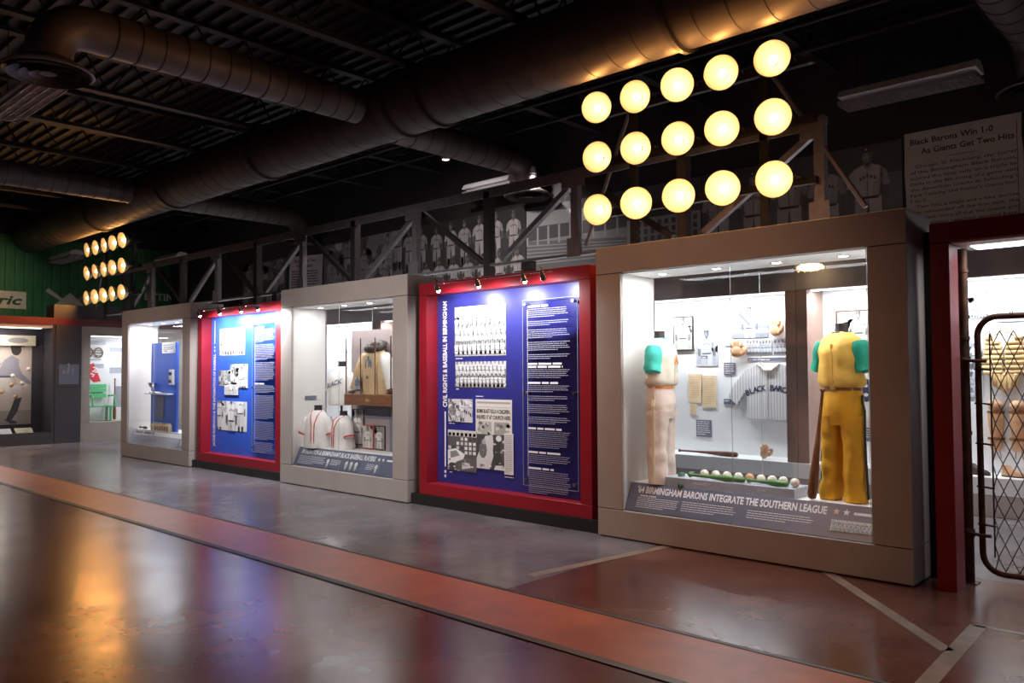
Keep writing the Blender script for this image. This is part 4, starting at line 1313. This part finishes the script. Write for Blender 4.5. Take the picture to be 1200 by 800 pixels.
label_plate(-4.66, -4.5, 2.10, 2.15, 'thin label above the right glove', seed=8, dark=False)
for (x0, x1, z0, z1, lb) in ((-5.86, -5.65, 1.06, 1.45, 'cream document at left on the far display'), (-5.66, -5.44, 1.0, 1.43, 'cream document at right on the far display'), (-5.84, -5.74, .90, 1.05, 'small cream ticket under the documents')):
    t = thing('document', lb, 'document', ((x0 + x1) / 2, BK, z0))
    MB().box(x0, x1, BK - .008, BK, z0, z1).build('sheet', 'paper_cream', t)
    m = MB(); add_bars(m, (x0 + .02, BK - .008, z1 - .04), WALL, x1 - x0 - .04, .03, int((z1 - z0 - .06) / .03), .006, int(z0 * 100)); m.build('small_print', 'leather_tan', t)


def glove(x, y, z, label, rot=0, s=1.0, flat=False):
    t = thing('baseball_glove', label, 'glove', (x, y, z), rot)
    m = MB(); m.sphere((0, 0, .09 * s), .085 * s, 16, 10, (1, .5, 1.0)); m.build('palm', 'leather_tan', t, True, local=True)
    for k, a in enumerate((-.55, -.2, .12, .42)):
        L = (.10, .125, .125, .1)[k] * s
        b = Vector((math.sin(a) * .06 * s, 0, .12 * s)); d = Vector((math.sin(a), -.15, math.cos(a)))
        MB().tube([b, b + d * L * .5, b + d * L * .9, b + d * L], [.026 * s, .027 * s, .022 * s, .008 * s], 10).build('finger', 'leather_tan', t, True, local=True)
    MB().tube([(.06 * s, -.01, .05 * s), (.11 * s, -.03, .09 * s), (.125 * s, -.035, .14 * s), (.12 * s, -.035, .16 * s)], [.03 * s, .028 * s, .024 * s, .008], 10).build('thumb', 'leather_tan', t, True, local=True)
    MB().tube([(.05 * s, -.03, .14 * s), (.085 * s, -.035, .15 * s), (.11 * s, -.035, .15 * s)], .008, 6).build('webbing', 'leather_brown', t, True, local=True)


glove(-5.10, 9.80, 1.66, 'tan baseball glove mounted left of the team photographs', .3)
glove(-4.56, 9.80, 1.92, 'tan baseball glove mounted right of the batter photograph', -.2)

js = thing('pinstripe_jersey', 'white pinstripe jersey lettered Black Barons on the far display', 'jersey', (-4.68, BK - .05, .86))
ol = [(-.30, 0), (.30, 0), (.31, .38), (.36, .36), (.42, .22), (.56, .30), (.48, .52), (.34, .64), (.12, .72), (.05, .66), (-.05, .66), (-.12, .72), (-.34, .62), (-.50, .44), (-.58, .28), (-.46, .18), (-.36, .33), (-.31, .36)]
MB().prism(ol, (-4.66, BK - .005, .87), *WALL, .05).build('body', 'pinstripe', js)
MB().tube([(-4.70, BK - .06, .88), (-4.70, BK - .06, 1.2), (-4.70, BK - .06, 1.50)], .008, 6).build('placket', 'white_cloth', js, True)
MB().tube([(-4.82, BK - .05, 1.58), (-4.72, BK - .07, 1.50), (-4.62, BK - .07, 1.50), (-4.53, BK - .05, 1.58)], .018, 8).build('collar', 'white_cloth', js, True)
m = MB(); s_ = 'BLACK BARONS'; R_ = .75
for i, ch in enumerate(s_):
    if ch == ' ': continue
    a = (i - 5.5) * .073
    c = Vector((-4.655 + R_ * math.sin(a), BK - .055, 1.24 - R_ + R_ * math.cos(a)))
    add_text(m, ch, c, ((math.cos(a), 0, -math.sin(a)), (math.sin(a), 0, math.cos(a))), .07, align='c', bold=.03, lift=.003)
m.build('lettering', 'navy_print', js)
bat('baseball_bat', (-5.82, 9.52, .434), (-4.95, 9.50, .434), 'bat_dark', 'dark bat lying on the ledge below the documents')
glove(-4.62, 9.55, .402, 'dark tan glove lying on the ledge below the pinstripe jersey', 1.2, .75)
# right of the brown columns
picture(-3.80, -3.30, 1.80, 2.19, portrait_photo(.5, .39, 61, .7, .6, (1, .95, .85)), 'wood framed print right of the brown columns', 'frame_wood')
wj = thing('numbered_jersey', 'white jersey with navy number eight behind the gold uniform', 'jersey', (-3.5, BK - .05, .9))
MB().prism(ol, (-3.48, BK - .005, .92), *WALL, .05).build('body', 'white_cloth', wj)
text('lettering', '8', (-3.56, BK - .056, 1.14), WALL, .24, 'navy_print', wj, bold=.04)
label_plate(-3.62, -3.36, .66, .82, 'dark label below the numbered jersey', seed=9)
label_plate(-3.84, -3.72, 1.3, 1.42, 'small label left of the numbered jersey', seed=10)

# behind the gate
picture(-2.42, -2.18, 2.05, 2.33, crowd_photo(.24, .28, 9, 62, .65, .8, SEP, size=.45), 'black and white photograph above the chest protector')
picture(-2.44, -2.26, 1.2, 1.95, crowd_photo(.18, .75, 6, 63, .7, .8, SEP, size=.25), 'tall pale photograph at the left of the chest protector')
label_plate(-2.12, -1.80, 2.0, 2.23, 'pale blue text board above the chest protector', seed=11, dark=False)
cp_ = thing('chest_protector', 'yellow padded catcher chest protector hanging behind the gate', 'chest protector', (-2.05, 9.83, 1.25))
zz = 1.83
for k, (w, h, off) in enumerate(((.075, .07, .10), (.15, .055, .03), (.17, .055, .015), (.18, .055, .01), (.19, .055, .01), (.205, .055, .01), (.205, .055, .01), (.19, .055, .01))):
    for s in (-1, 1):
        MB().tube([(-2.05 + s * off, 9.83, zz), (-2.05 + s * (off + .01), 9.82, zz), (-2.05 + s * (off + w - .02), 9.83, zz), (-2.05 + s * (off + w), 9.845, zz)], [.012, h / 2, h / 2, .012], 10).build('pad_roll', 'pad_yellow', cp_, True)
    zz -= .052
for k in range(5):
    x = -2.05 + (k - 2) * .055; L = .19 - .03 * abs(k - 2)
    MB().tube([(x, 9.83, 1.455), (x, 9.82, 1.44), (x + (2 - k) * .006, 9.82, 1.46 - L), (x + (2 - k) * .008, 9.83, 1.445 - L)], [.015, .03, .027, .012], 10).build('lower_pad', 'pad_yellow', cp_, True)
MB().tube([(-2.14, 9.845, 1.85), (-2.05, 9.85, 1.93), (-1.96, 9.845, 1.85)], .006, 6).build('neck_strap', 'seam_brown', cp_)
for k, x in enumerate((-2.14, -1.94)):
    t = thing('shin_guard', ('left' if k == 0 else 'right') + ' brown leather shin guard hanging behind the gate', 'shin guard', (x, 9.8, .64), 0, 'catcher shin guards')
    MB().loft([(x, 9.83, .78, .055, .045), (x, 9.825, .9, .072, .055), (x, 9.82, 1.02, .078, .06), (x, 9.82, 1.05, .075, .055)], 22).build('shell', 'leather_tan', t, True)
    MB().sphere((x, 9.82, 1.11), .075, 18, 10, (1, .75, .85)).build('knee_cup', 'leather_tan', t, True)
    MB().loft([(x, 9.82, .64, .045, .04), (x, 9.815, .68, .062, .055), (x, 9.82, .75, .058, .05)], 20).build('ankle_cup', 'leather_tan', t, True)
    for z in (1.045, .765): MB().loft([(x, 9.825, z - .012, .082, .066), (x, 9.825, z + .012, .082, .066)], 22).build('strap', 'leather_brown', t, True)
    for dx in (-.02, .03): MB().tube([(x + dx, 9.8, .66), (x + dx * 1.4, 9.82, .56)], .005, 5).build('loose_strap', 'seam_brown', t)
for k, (x, lb) in enumerate(((-2.27, 'dark old baseball shoe on the ledge at the left behind the gate'), (-1.95, 'tan old baseball shoe on the ledge below the shin guards'))):
    t = thing('baseball_shoe', lb, 'shoe', (x, 9.55, .402), 1.3, 'shoes on the ledge')
    mt = 'leather_dark' if k == 0 else 'leather_tan'
    MB().loft([(0, -.02, .012, .036, .12), (0, -.02, .03, .037, .12), (0, -.01, .05, .034, .1), (0, .04, .075, .032, .06), (0, .06, .11, .03, .045), (0, .06, .112, .022, .036)], 20).build('upper', mt, t, True, local=True)
    MB().loft([(0, -.02, 0, .039, .124), (0, -.02, .012, .039, .124)], 20).build('sole', 'leather_dark', t, True, local=True)
    MB().tube([(-.025, -.05, .056), (.025, -.03, .064), (-.025, -.01, .074), (.025, .01, .084)], .004, 5).build('lace', 'cream', t, local=True)
# seen through the middle case
label_plate(-13.9, -13.4, 1.9, 2.2, 'pale text board seen through the middle case', seed=12, dark=False)
picture(-13.3, -12.6, 1.3, 1.9, team_photo(.7, .6, 2, 6, .7, .8, 70, tint=SEP), 'pale team photograph seen through the middle case')

cg = thing('caged_ceiling_light', 'warm oval caged light above the far display', 'light', (-3.83, 9.15, 2.62))
MB().sphere((-3.83, 9.15, 2.68), .10, 18, 8, (1.5, 1.2, .45)).build('globe', 'cage_glow', cg, True)
for k in range(5):
    u = -.12 + k * .06
    MB().tube([(-3.83 + u * 1.2, 9.15 - math.sqrt(max(0, .0196 - u * u)), 2.70), (-3.83 + u * 1.2, 9.15, 2.62), (-3.83 + u * 1.2, 9.15 + math.sqrt(max(0, .0196 - u * u)), 2.70)], .005, 5).build('cage_wire', 'brass', cg)
MB().lathe([(.001, .05), (.12, .05), (.14, 0), (.001, 0)], (-3.83, 9.15, 2.71), (0, 0, 1), 20).build('canopy', 'steel_dark', cg, True)
MB().box(-3.85, -3.81, 9.15, FY + .01, 2.74, 2.78).build('bracket', 'steel_dark', cg)

# ================================================================== murals on the back wall
MY = 9.655


def mural(x0, x1, z1, P, label, z0=2.92):
    o = P.build('mural_photograph', (x0, MY, z0), WALL)
    return tag(o, label, 'mural')


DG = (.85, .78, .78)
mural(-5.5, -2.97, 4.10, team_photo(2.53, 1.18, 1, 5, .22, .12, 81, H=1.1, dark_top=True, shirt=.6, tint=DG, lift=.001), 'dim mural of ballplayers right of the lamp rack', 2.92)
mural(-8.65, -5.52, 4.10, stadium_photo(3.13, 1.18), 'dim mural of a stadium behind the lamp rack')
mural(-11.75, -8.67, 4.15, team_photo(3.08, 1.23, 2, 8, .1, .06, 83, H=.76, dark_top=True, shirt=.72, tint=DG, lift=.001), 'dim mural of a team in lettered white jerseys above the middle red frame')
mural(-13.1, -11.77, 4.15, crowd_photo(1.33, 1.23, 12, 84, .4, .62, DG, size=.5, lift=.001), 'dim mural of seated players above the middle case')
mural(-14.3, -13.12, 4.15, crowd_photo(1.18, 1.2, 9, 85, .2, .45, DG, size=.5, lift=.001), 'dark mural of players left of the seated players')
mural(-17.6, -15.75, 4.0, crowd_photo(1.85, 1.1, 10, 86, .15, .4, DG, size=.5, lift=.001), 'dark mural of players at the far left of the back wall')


def clipping(x0, z0, w, h, ang, lines, label, seed, name='mural_clipping'):
    ca, sa = math.cos(ang), math.sin(ang)
    ax = ((ca, 0, sa), (-sa, 0, ca))
    o = Vector((x0, MY, z0))
    t = thing(name, label, 'mural', (x0 + w / 2, MY, z0))
    rr = random.Random(seed); pts = [(0, 0)]
    for i in range(1, 8): pts.append((w * i / 8, rr.uniform(-.012, .012)))
    pts.append((w, 0))
    for i in range(1, 6): pts.append((w + rr.uniform(-.01, .01), h * i / 6))
    pts.append((w, h)); pts.append((0, h))
    for i in range(5, 0, -1): pts.append((rr.uniform(-.015, .015), h * i / 6))
    MB().prism(pts, o, ax[0], ax[1], .004).build('sheet', 'clip_paper', t)
    xd = Vector(ax[0]); ud = Vector(ax[1])
    for (s, u, v, th, ww) in lines:
        m = MB(); add_text(m, s, o + xd * u + ud * v, ax, th, w=ww, bold=.018 if th > .045 else .006, lift=.005)
        m.build('text_line', 'dark_print', t)
    return t, o, ax


L = [('Black Barons Win 1-0', .06, 1.23, .062, .82), ('As Giants Get Two Hits', .17, 1.115, .062, .90)]
body = ['Chicago, Ill.-Piledriving, star hurler', 'of the Birmingham Black Barons,', 'scored the lone tally on a triple by', 'Davis in the 8th inning of a game with', 'the American Giants at Schorling\'s', 'Park Tuesday and Foster\'s Giants lost,', '1 to 0.',
        'Two hits, a single and a fake double', 'that rebounded off the first sack, the', 'right gent, were all that the Giants got.', 'Not a visitor reached second base.']
for i, s in enumerate(body):
    ind = .06 if i in (0, 7) else 0
    L.append((s, .05 + ind, .965 - i * .064, .034, (1.04 - ind) if len(s) > 28 else (.17 if len(s) < 9 else .9)))
L += [('BIRMINGHAM', .2, .25, .034, .32)]
t, o, ax = clipping(-2.93, 2.77, 1.14, 1.37, .005, L, 'large newspaper clipping mural reading Black Barons Win 1-0', 5)
xd = Vector(ax[0]); ud = Vector(ax[1]); m = MB()
m.prism([(.42, 1.045), (.70, 1.045), (.70, 1.05), (.42, 1.05)], o, ax[0], ax[1], .0055)
m.prism([(1.09, .3), (1.096, .3), (1.096, 1.30), (1.09, 1.30)], o, ax[0], ax[1], .0055)
for c0, w in ((.08, .28), (.56, .26)):
    add_bars(m, o + xd * c0 + ud * .21, ax, w, .05, 5, .026, int(c0 * 90), lift=.0055)
for q in (.40, .445, .49, .535, .88, .93, .98, 1.03):
    add_bars(m, o + xd * q + ud * .25, ax, .022, .045, 6, .026, int(q * 900), False, lift=.0055)
m.build('box_score', 'dark_print', t)
t, o, ax = clipping(-15.65, 2.9, 1.25, 1.12, -.05, [('Barons Win Two', .2, .98, .07, .8), ('From Giants', .3, .87, .07, .6)], 'grey newspaper clipping mural above the left truss post', 6)
m = MB(); add_bars(m, o + Vector(ax[0]) * .1 + Vector(ax[1]) * .8, ax, 1.05, .055, 13, .022, 9, lift=.0055); m.build('small_print', 'dark_print', t)

# ================================================================== red gate frame and chain-link gate
gf = thing('doorway', 'dark red door frame around the chain-link gate', 'door frame', (-.4, 6.2, 0))
MB().bbox(-1.70, -1.578, 6.07, 6.28, 0, 2.365, .003).build('jamb', 'door_red', gf)
MB().bbox(.88, 1.0, 6.07, 6.28, 0, 2.365, .003).build('jamb', 'door_red', gf)
MB().bbox(-1.70, 1.0, 6.07, 6.58, 2.37, 2.505, .003).build('header', 'door_red', gf)
MB().box(-1.57, .87, 6.10, 6.56, 2.358, 2.369).build('soffit', 'soffit_white', gf)
MB().box(-1.50, .80, 6.30, 6.50, 2.350, 2.358).build('light_diffuser', 'light_diffuser', gf)
area('gate_soffit_light', (-.35, 6.4, 2.345), 2.2, .18, 14, COOL, (-.35, 6.4, 0))
MB().box(-1.83, -1.702, 6.4, 6.56, 0, 2.5).build('filler', 'gap_black', gf)

GY = 6.42
gp = thing('gate_post', 'rusty round steel post beside the red jamb', 'post', (-1.575, GY, 0))
MB().tube([(-1.585, GY, 0), (-1.585, GY, 2.355)], .032, 14).build('pipe', 'rust', gp, True)
MB().box(-1.64, -1.53, GY - .05, GY + .05, 0, .008).build('foot_plate', 'rust', gp)
for z in (.33, 1.05, 1.72, 2.2): MB().lathe([(.032, -.015), (.038, -.013), (.038, .013), (.032, .015)], (-1.585, GY, z), (0, 0, 1), 14).build('band', 'rust', gp, True)

cg = thing('chain_link_gate', 'rusty chain-link gate with rounded tube frame', 'gate', (-.9, GY, .06))
gx0, gx1, gz0, gz1, gr = -1.50, -.30, .09, 1.865, .13
path = []
for (cx, cz, a0) in ((gx1 - gr, gz1 - gr, 0), (gx0 + gr, gz1 - gr, 90), (gx0 + gr, gz0 + gr, 180), (gx1 - gr, gz0 + gr, 270)):
    for k in range(7):
        a = math.radians(a0 + 15 * k); path.append((cx + gr * math.cos(a), GY, cz + gr * math.sin(a)))
MB().tube(path, .021, 12, closed=True).build('tube_frame', 'rust', cg, True)
wx0, wx1, wz0, wz1 = gx0 + .075, gx1 - .075, gz0 + .02, gz1 - .02
m = MB(); step = .083; hh = .092
k = -30
wires = []
rows = int((wz1 - wz0) / hh)
cols = int((wx1 - wx0) / step) + 1
for c in range(-1, cols):
    pts = []
    for r in range(rows + 1):
        off = (r % 2) * step / 2
        x = wx0 + c * step + (off if c % 2 == 0 else (step / 2 - off) + 0) + (step / 2 if c % 2 else 0) * 0
        pts.append((x, r))
    pass
for c in range(cols * 2 + 1):
    pts = []
    for r in range(rows + 1):
        x = wx0 + c * step / 2 + (step / 2 if (r + c) % 2 else 0) - step / 4
        x = min(max(x, wx0), wx1)
        pts.append((x, GY + (.003 if (r + c) % 2 else -.003), wz0 + r * hh))
    m.tube(pts, .0036, 4, cap=False)
m.build('chain_link_mesh', 'wire', cg)
MB().box(wx0 - .004, wx0 + .004, GY - .008, GY + .008, wz0 + .09, wz1 - .1).build('tension_bar', 'wire', cg)
for z in (.42, .68, .98, 1.26, 1.50):
    MB().tube([(gx0 - .025, GY - .004, z), (gx0 + .03, GY - .022, z), (wx0 + .01, GY - .008, z - .008)], .007, 6).build('clip', 'wire', cg)
for z in (.36, 1.57):
    h = MB().tube([(-1.585, GY - .036, z), (-1.54, GY - .034, z - .01), (gx0 + .06, GY - .03, z - .015)], .012, 8).build('hinge', 'rust', cg, True)
    MB().lathe([(.034, -.02), (.041, -.018), (.041, .018), (.034, .02)], (-1.585, GY, z), (0, 0, 1), 14).build('hinge_band', 'rust', h, True)
for x in (gx0 + .2, gx0 + .35, gx0 + .5, gx0 + .65): MB().tube([(x, GY, gz1 + .02), (x + .02, GY - .02, gz1 + .03), (x + .035, GY, gz1 - .02)], .004, 5).build('tie_wire', 'wire', cg)

# ================================================================== exhibits on the left end wall
LXW = -19.1
el = thing('end_wall_header', 'dark red band topping the exhibits on the left end wall', 'header', (LXW - .2, 6, 2.54))
MB().box(LXW - .5, LXW + .03, 2.6, 8.9, 2.54, 2.70).build('red_band', 'band_red', el)
MB().box(LXW - .5, LXW - .02, 6.08, 8.9, 2.701, 2.99).build('dark_box', 'pillar_dark', el)
d1 = thing('wall_display', 'glazed exhibit with the running player print at the left edge', 'display', (LXW - .3, 4.6, 0))
MB().box(LXW - .6, LXW, 3.0, 6.11, 0, .24).build('base', 'pillar_dark', d1)
MB().box(LXW - .62, LXW - .55, 3.0, 6.11, .24, 2.54).build('back_board', 'pillar_dark', d1)
MB().box(LXW - .55, LXW, 6.05, 6.11, .24, 2.54).build('side_panel', 'pillar_dark', d1)
MB().box(LXW - .55, LXW, 3.0, 6.05, 2.48, 2.54).build('soffit', 'fixture_white', d1)
MB().poly([(LXW - .01, 3.0, .24), (LXW - .01, 6.05, .24), (LXW - .01, 6.05, 2.48), (LXW - .01, 3.0, 2.48)]).build('front_pane', 'case_glass', d1)
MB().box(LXW - .3, LXW - .2, 3.2, 5.9, 2.465, 2.479).build('light_strip', 'light_diffuser', d1)
area('display_strip_light', (LXW - .25, 4.9, 2.46), .08, 2.2, 75, NEUT, (LXW - .45, 4.9, 1.0))
P = Print(2.3, 1.78, (.62, .55, .48), lift=.001)
P.rect(0, 2.3, 0, .3, (.42, .36, .33), 1)
rx = 2.02
dk = (.08, .075, .085); gy = (.33, .33, .38); sk = (.06, .05, .05); wh = (.68, .64, .6)
P.add([(rx - .38, .98), (rx - .12, .98), (rx + .02, 1.12), (rx + .04, 1.38), (rx - .10, 1.48), (rx - .24, 1.38), (rx - .36, 1.12)], gy, 3)     # torso leaning
P.add([(rx - .36, 1.2), (rx - .26, 1.34), (rx - .5, 1.18), (rx - .56, 1.0), (rx - .46, 1.0), (rx - .42, 1.1)], gy, 4)
P.add([(rx + .0, 1.34), (rx + .1, 1.08), (rx + .28, .9), (rx + .24, .84), (rx - .02, 1.02), (rx - .08, 1.26)], gy, 5)
P.add(ell(rx - .02, 1.6, .1, .13, 12), sk, 5); P.add([(rx - .14, 1.62), (rx + .08, 1.66), (rx + .14, 1.66), (rx + .08, 1.76), (rx - .08, 1.76)], dk, 6)
P.add([(rx - .36, 1.0), (rx - .1, 1.0), (rx + .08, .78), (rx + .1, .58), (rx - .04, .52), (rx - .2, .72)], wh, 4)
P.add([(rx - .04, .54), (rx + .1, .58), (rx + .02, .28), (rx - .1, .08), (rx - .2, .1), (rx - .12, .3)], dk, 5)
P.add([(rx - .36, 1.0), (rx - .2, .9), (rx - .34, .62), (rx - .6, .44), (rx - .72, .52), (rx - .5, .72)], wh, 3)
P.add([(rx - .6, .44), (rx - .72, .52), (rx - 1.0, .34), (rx - .96, .24)], dk, 4)
P.add([(rx - .4, 1.0), (rx - .1, 1.0), (rx - .1, 1.04), (rx - .38, 1.04)], dk, 6)
P.add([(rx - .1, .02), (rx - .24, .12), (rx - .02, .08), (rx + .02, .03)], dk, 6)
P.build('runner_print', (LXW - .55, 3.52, .42), LEFTW, d1)
sg = thing('sign', 'beige header sign with a dark oval emblem above the running player', 'sign', (LXW - .4, 4.7, 2.1))
MB().box(LXW - .5, LXW - .44, 3.6, 5.86, 2.10, 2.32).build('board', 'cream', sg)
MB().prism(ell(0, 0, .2, .06, 16), (LXW - .44, 5.52, 2.21), *LEFTW, .004).build('emblem', 'grey_print', sg)
for k, (y, z, lb) in enumerate(((5.05, 1.32, 'leftmost'), (5.22, 1.12, 'low left'), (5.42, 1.46, 'upper middle'), (5.40, 1.26, 'middle'), (5.60, 1.30, 'right'), (5.48, 1.02, 'lowest'), (5.72, 1.60, 'topmost right'))):
    t = thing('baseball', '%s baseball on a peg before the running player print' % lb, 'baseball', (LXW - .42, y, z), 0, 'baseballs on pegs')
    MB().sphere((LXW - .40, y, z), .045, 12, 8).build('cover', 'ball_brown' if k % 2 else 'ball_white', t, True)
    MB().tube([(LXW - .55, y, z), (LXW - .44, y, z)], .006, 6).build('peg', 'brass', t)
t = thing('label', 'white sloping label strip on the floor of the running player exhibit', 'label', (LXW - .2, 5.0, .24))
MB().prism([(3.6, 0), (5.35, 0), (5.35, .2), (3.6, .2)], (LXW - .1, 0, .25), (0, 1, 0), (-.85, 0, .5), .006).build('plate', 'white_print', t)
t = thing('label', 'cream card beside the white label strip on the exhibit floor', 'label', (LXW - .2, 5.6, .24))
MB().prism([(5.42, 0), (5.75, 0), (5.75, .2), (5.42, .2)], (LXW - .1, 0, .25), (0, 1, 0), (-.85, 0, .5), .006).build('plate', 'cream', t)
pr_ = thing('pillar', 'dark grey pillar with a small plaque between the left wall exhibits', 'pillar', (LXW - .2, 6.36, 0))
MB().bbox(LXW - .5, LXW + .02, 6.115, 6.63, 0, 2.539, .004).build('shaft', 'pillar_dark', pr_)
MB().box(LXW + .02, LXW + .022, 6.12, 6.625, 1.20, 1.208).build('joint', 'gap_black', pr_)
pq = thing('plaque', 'square dark plaque with pale emblem on the grey pillar', 'plaque', (LXW + .03, 6.38, 1.27))
MB().box(LXW + .021, LXW + .03, 6.18, 6.58, 1.27, 1.70).build('plate', 'label_grey', pq)
m = MB()
m.prism([(-.03, 0), (.01, 0), (.035, .1), (.02, .2), (-.01, .12)], (LXW + .03, 6.36, 1.50), *LEFTW, .002); m.prism(ell(.01, .2, .025, .03), (LXW + .03, 6.36, 1.50), *LEFTW, .002); m.prism([(.08, 0), (.1, 0), (.1, .16), (.08, .16)], (LXW + .03, 6.36, 1.48), *LEFTW, .002); m.prism([(-.1, .02), (-.06, .02), (-.06, .09), (-.1, .09)], (LXW + .03, 6.36, 1.48), *LEFTW, .002)
m.build('emblem', 'grey_print', pq)
d2 = thing('wall_display', 'beige wall display with a green bench on the left end wall', 'display', (LXW - .3, 7.6, 0))
MB().bbox(LXW - .7, LXW, 6.64, 8.9, 2.34, 2.539, .003).build('header', 'beige_frame', d2)
MB().bbox(LXW - .7, LXW, 6.64, 8.9, 0, .24, .003).build('base', 'beige_frame', d2)
MB().bbox(LXW - .7, LXW - .01, 6.64, 8.9, .242, .42, .003).build('ledge', 'beige_frame', d2)
for a, b in ((6.64, 6.82), (8.7, 8.9)): MB().bbox(LXW - .7, LXW, a, b, .422, 2.338, .003).build('side_panel', 'beige_frame', d2)
MB().box(LXW - .72, LXW - .69, 6.82, 8.7, .42, 2.34).build('back_board', 'far_white', d2)
MB().box(LXW - .2, LXW - .12, 6.9, 8.6, 2.325, 2.339).build('light_strip', 'light_diffuser', d2)
area('display_strip_light', (LXW - .16, 7.76, 2.32), .08, 1.7, 38, COOL, (LXW - .5, 7.76, 1.1))
bn = thing('slatted_bench', 'green slatted stadium bench inside the beige wall display', 'bench', (LXW - .45, 7.1, .42))
for z in (.95, 1.07, 1.17): MB().bbox(LXW - .62, LXW - .60, 6.84, 7.40, z, z + .085, .004).build('back_slat', 'bench_green', bn)
for k in range(3): MB().bbox(LXW - .57 + k * .11, LXW - .47 + k * .11, 6.84, 7.50, .74, .765, .004).build('seat_slat', 'bench_green', bn)
for y in (6.90, 7.38):
    MB().box(LXW - .55, LXW - .51, y - .02, y + .02, .421, .74).build('leg', 'bench_green', bn); MB().box(LXW - .30, LXW - .26, y - .02, y + .02, .421, .74).build('leg', 'bench_green', bn)
    MB().tube([(LXW - .60, y + .06, .98), (LXW - .3, y + .08, 1.0), (LXW - .26, y + .08, .95), (LXW - .26, y + .08, .76)], .018, 8).build('armrest', 'bench_green', bn, True)
pe = thing('pennant', 'red pennant with white marks above the green bench', 'pennant', (LXW - .66, 7.1, 1.3))
MB().prism([(-.16, .36), (.04, .44), (.20, .02), (.05, .0), (-.10, .16)], (LXW - .69, 7.10, 1.30), *LEFTW, .012).build('cloth', 'pennant_red', pe)
m = MB(); rr = random.Random(2)
for k in range(9): m.prism(ell(rr.uniform(-.08, .1), rr.uniform(.1, .34), .03, .018, 6), (LXW - .678, 7.10, 1.30), *LEFTW, .001)
m.build('marks', 'white_print', pe)
bat('baseball_bat', (LXW - .5, 7.545, 1.38), (LXW - .45, 7.525, .43), 'bat_brown', 'brown bat standing beside the green bench', R=.035)


def lw_plate(y0, y1, z0, z1, label, m_='rail_silver', seed=0):
    t = thing('label', label, 'label', (LXW - .69, (y0 + y1) / 2, z0))
    MB().box(LXW - .69, LXW - .68, y0, y1, z0, z1).build('plate', m_, t)
    m = MB(); add_bars(m, (LXW - .68, y0 + .02, z1 - .02), LEFTW, y1 - y0 - .04, .04, max(1, int((z1 - z0) / .04)), .012, seed); m.build('small_print', 'grey_print', t)


lw_plate(7.0, 7.4, 2.16, 2.26, 'narrow label at the top of the bench display', seed=1)
lw_plate(7.04, 7.36, 1.62, 1.72, 'grey label right of the pennant', seed=2)
lw_plate(7.04, 7.30, 1.80, 1.84, 'thin label above the pennant', seed=3)
lw_plate(7.50, 8.0, 2.0, 2.1, 'upper text label at the right of the bench display', seed=4)
lw_plate(7.50, 8.0, 1.50, 1.64, 'middle text label at the right of the bench display', seed=5)
lw_plate(7.62, 7.9, .72, 1.2, 'tall text label right of the standing bat', seed=6)
m = MB()
t = thing('mask_display', 'pair of wire catcher masks hung above the pennant', 'mask', (LXW - .66, 7.15, 1.9))
for y in (7.02, 7.24):
    for z in (1.92, 1.98, 2.04): MB().tube([(LXW - .66, y - .08, z), (LXW - .61, y, z - .02), (LXW - .66, y + .08, z)], .007, 5).build('wire', 'wire', t)
    MB().tube([(LXW - .66, y + .09 * math.cos(a), 1.98 + .11 * math.sin(a)) for a in [2 * math.pi * i / 14 for i in range(14)]], .012, 6, closed=True).build('rim', 'leather_brown', t, True)

# signs painted on the green planks
GW = -21.468
t = thing('advertising_sign', 'cream sign with dark green italic letters on the green plank wall', 'sign', (GW, 5.6, 3.0))
MB().box(GW, GW + .012, 5.2, 6.22, 3.02, 3.43).build('board', 'cream', t)
text('lettering', 'ric', (GW + .012, 5.62, 3.12), LEFTW, .2, 'dark_green', t, w=.52, bold=.03, shear=.25)
t = thing('bats_emblem', 'cream crossed bats emblem on the green plank wall', 'sign', (GW, 7.2, 3.0))
MB().prism([(-.42, 0), (.42, 0), (.22, .22), (0, .42), (-.22, .22)], (GW, 7.18, 3.06), *LEFTW, .01).build('plate', 'cream', t)
for s in (-1, 1):
    MB().prism([(s * .56, .42), (s * .48, .50), (-s * .50, -.30), (-s * .58, -.24)][::s], (GW, 7.18, 3.06), *LEFTW, .008).build('crossed_bat', 'cream', t)
t = thing('wall_lettering', 'faint green capital letters above the farthest case', 'sign', (GW, 9.4, 3.4))
text('lettering', 'ETTING', (GW, 8.98, 3.42), LEFTW, .18, 'cream', t, w=1.0, bold=.03, lift=.004)
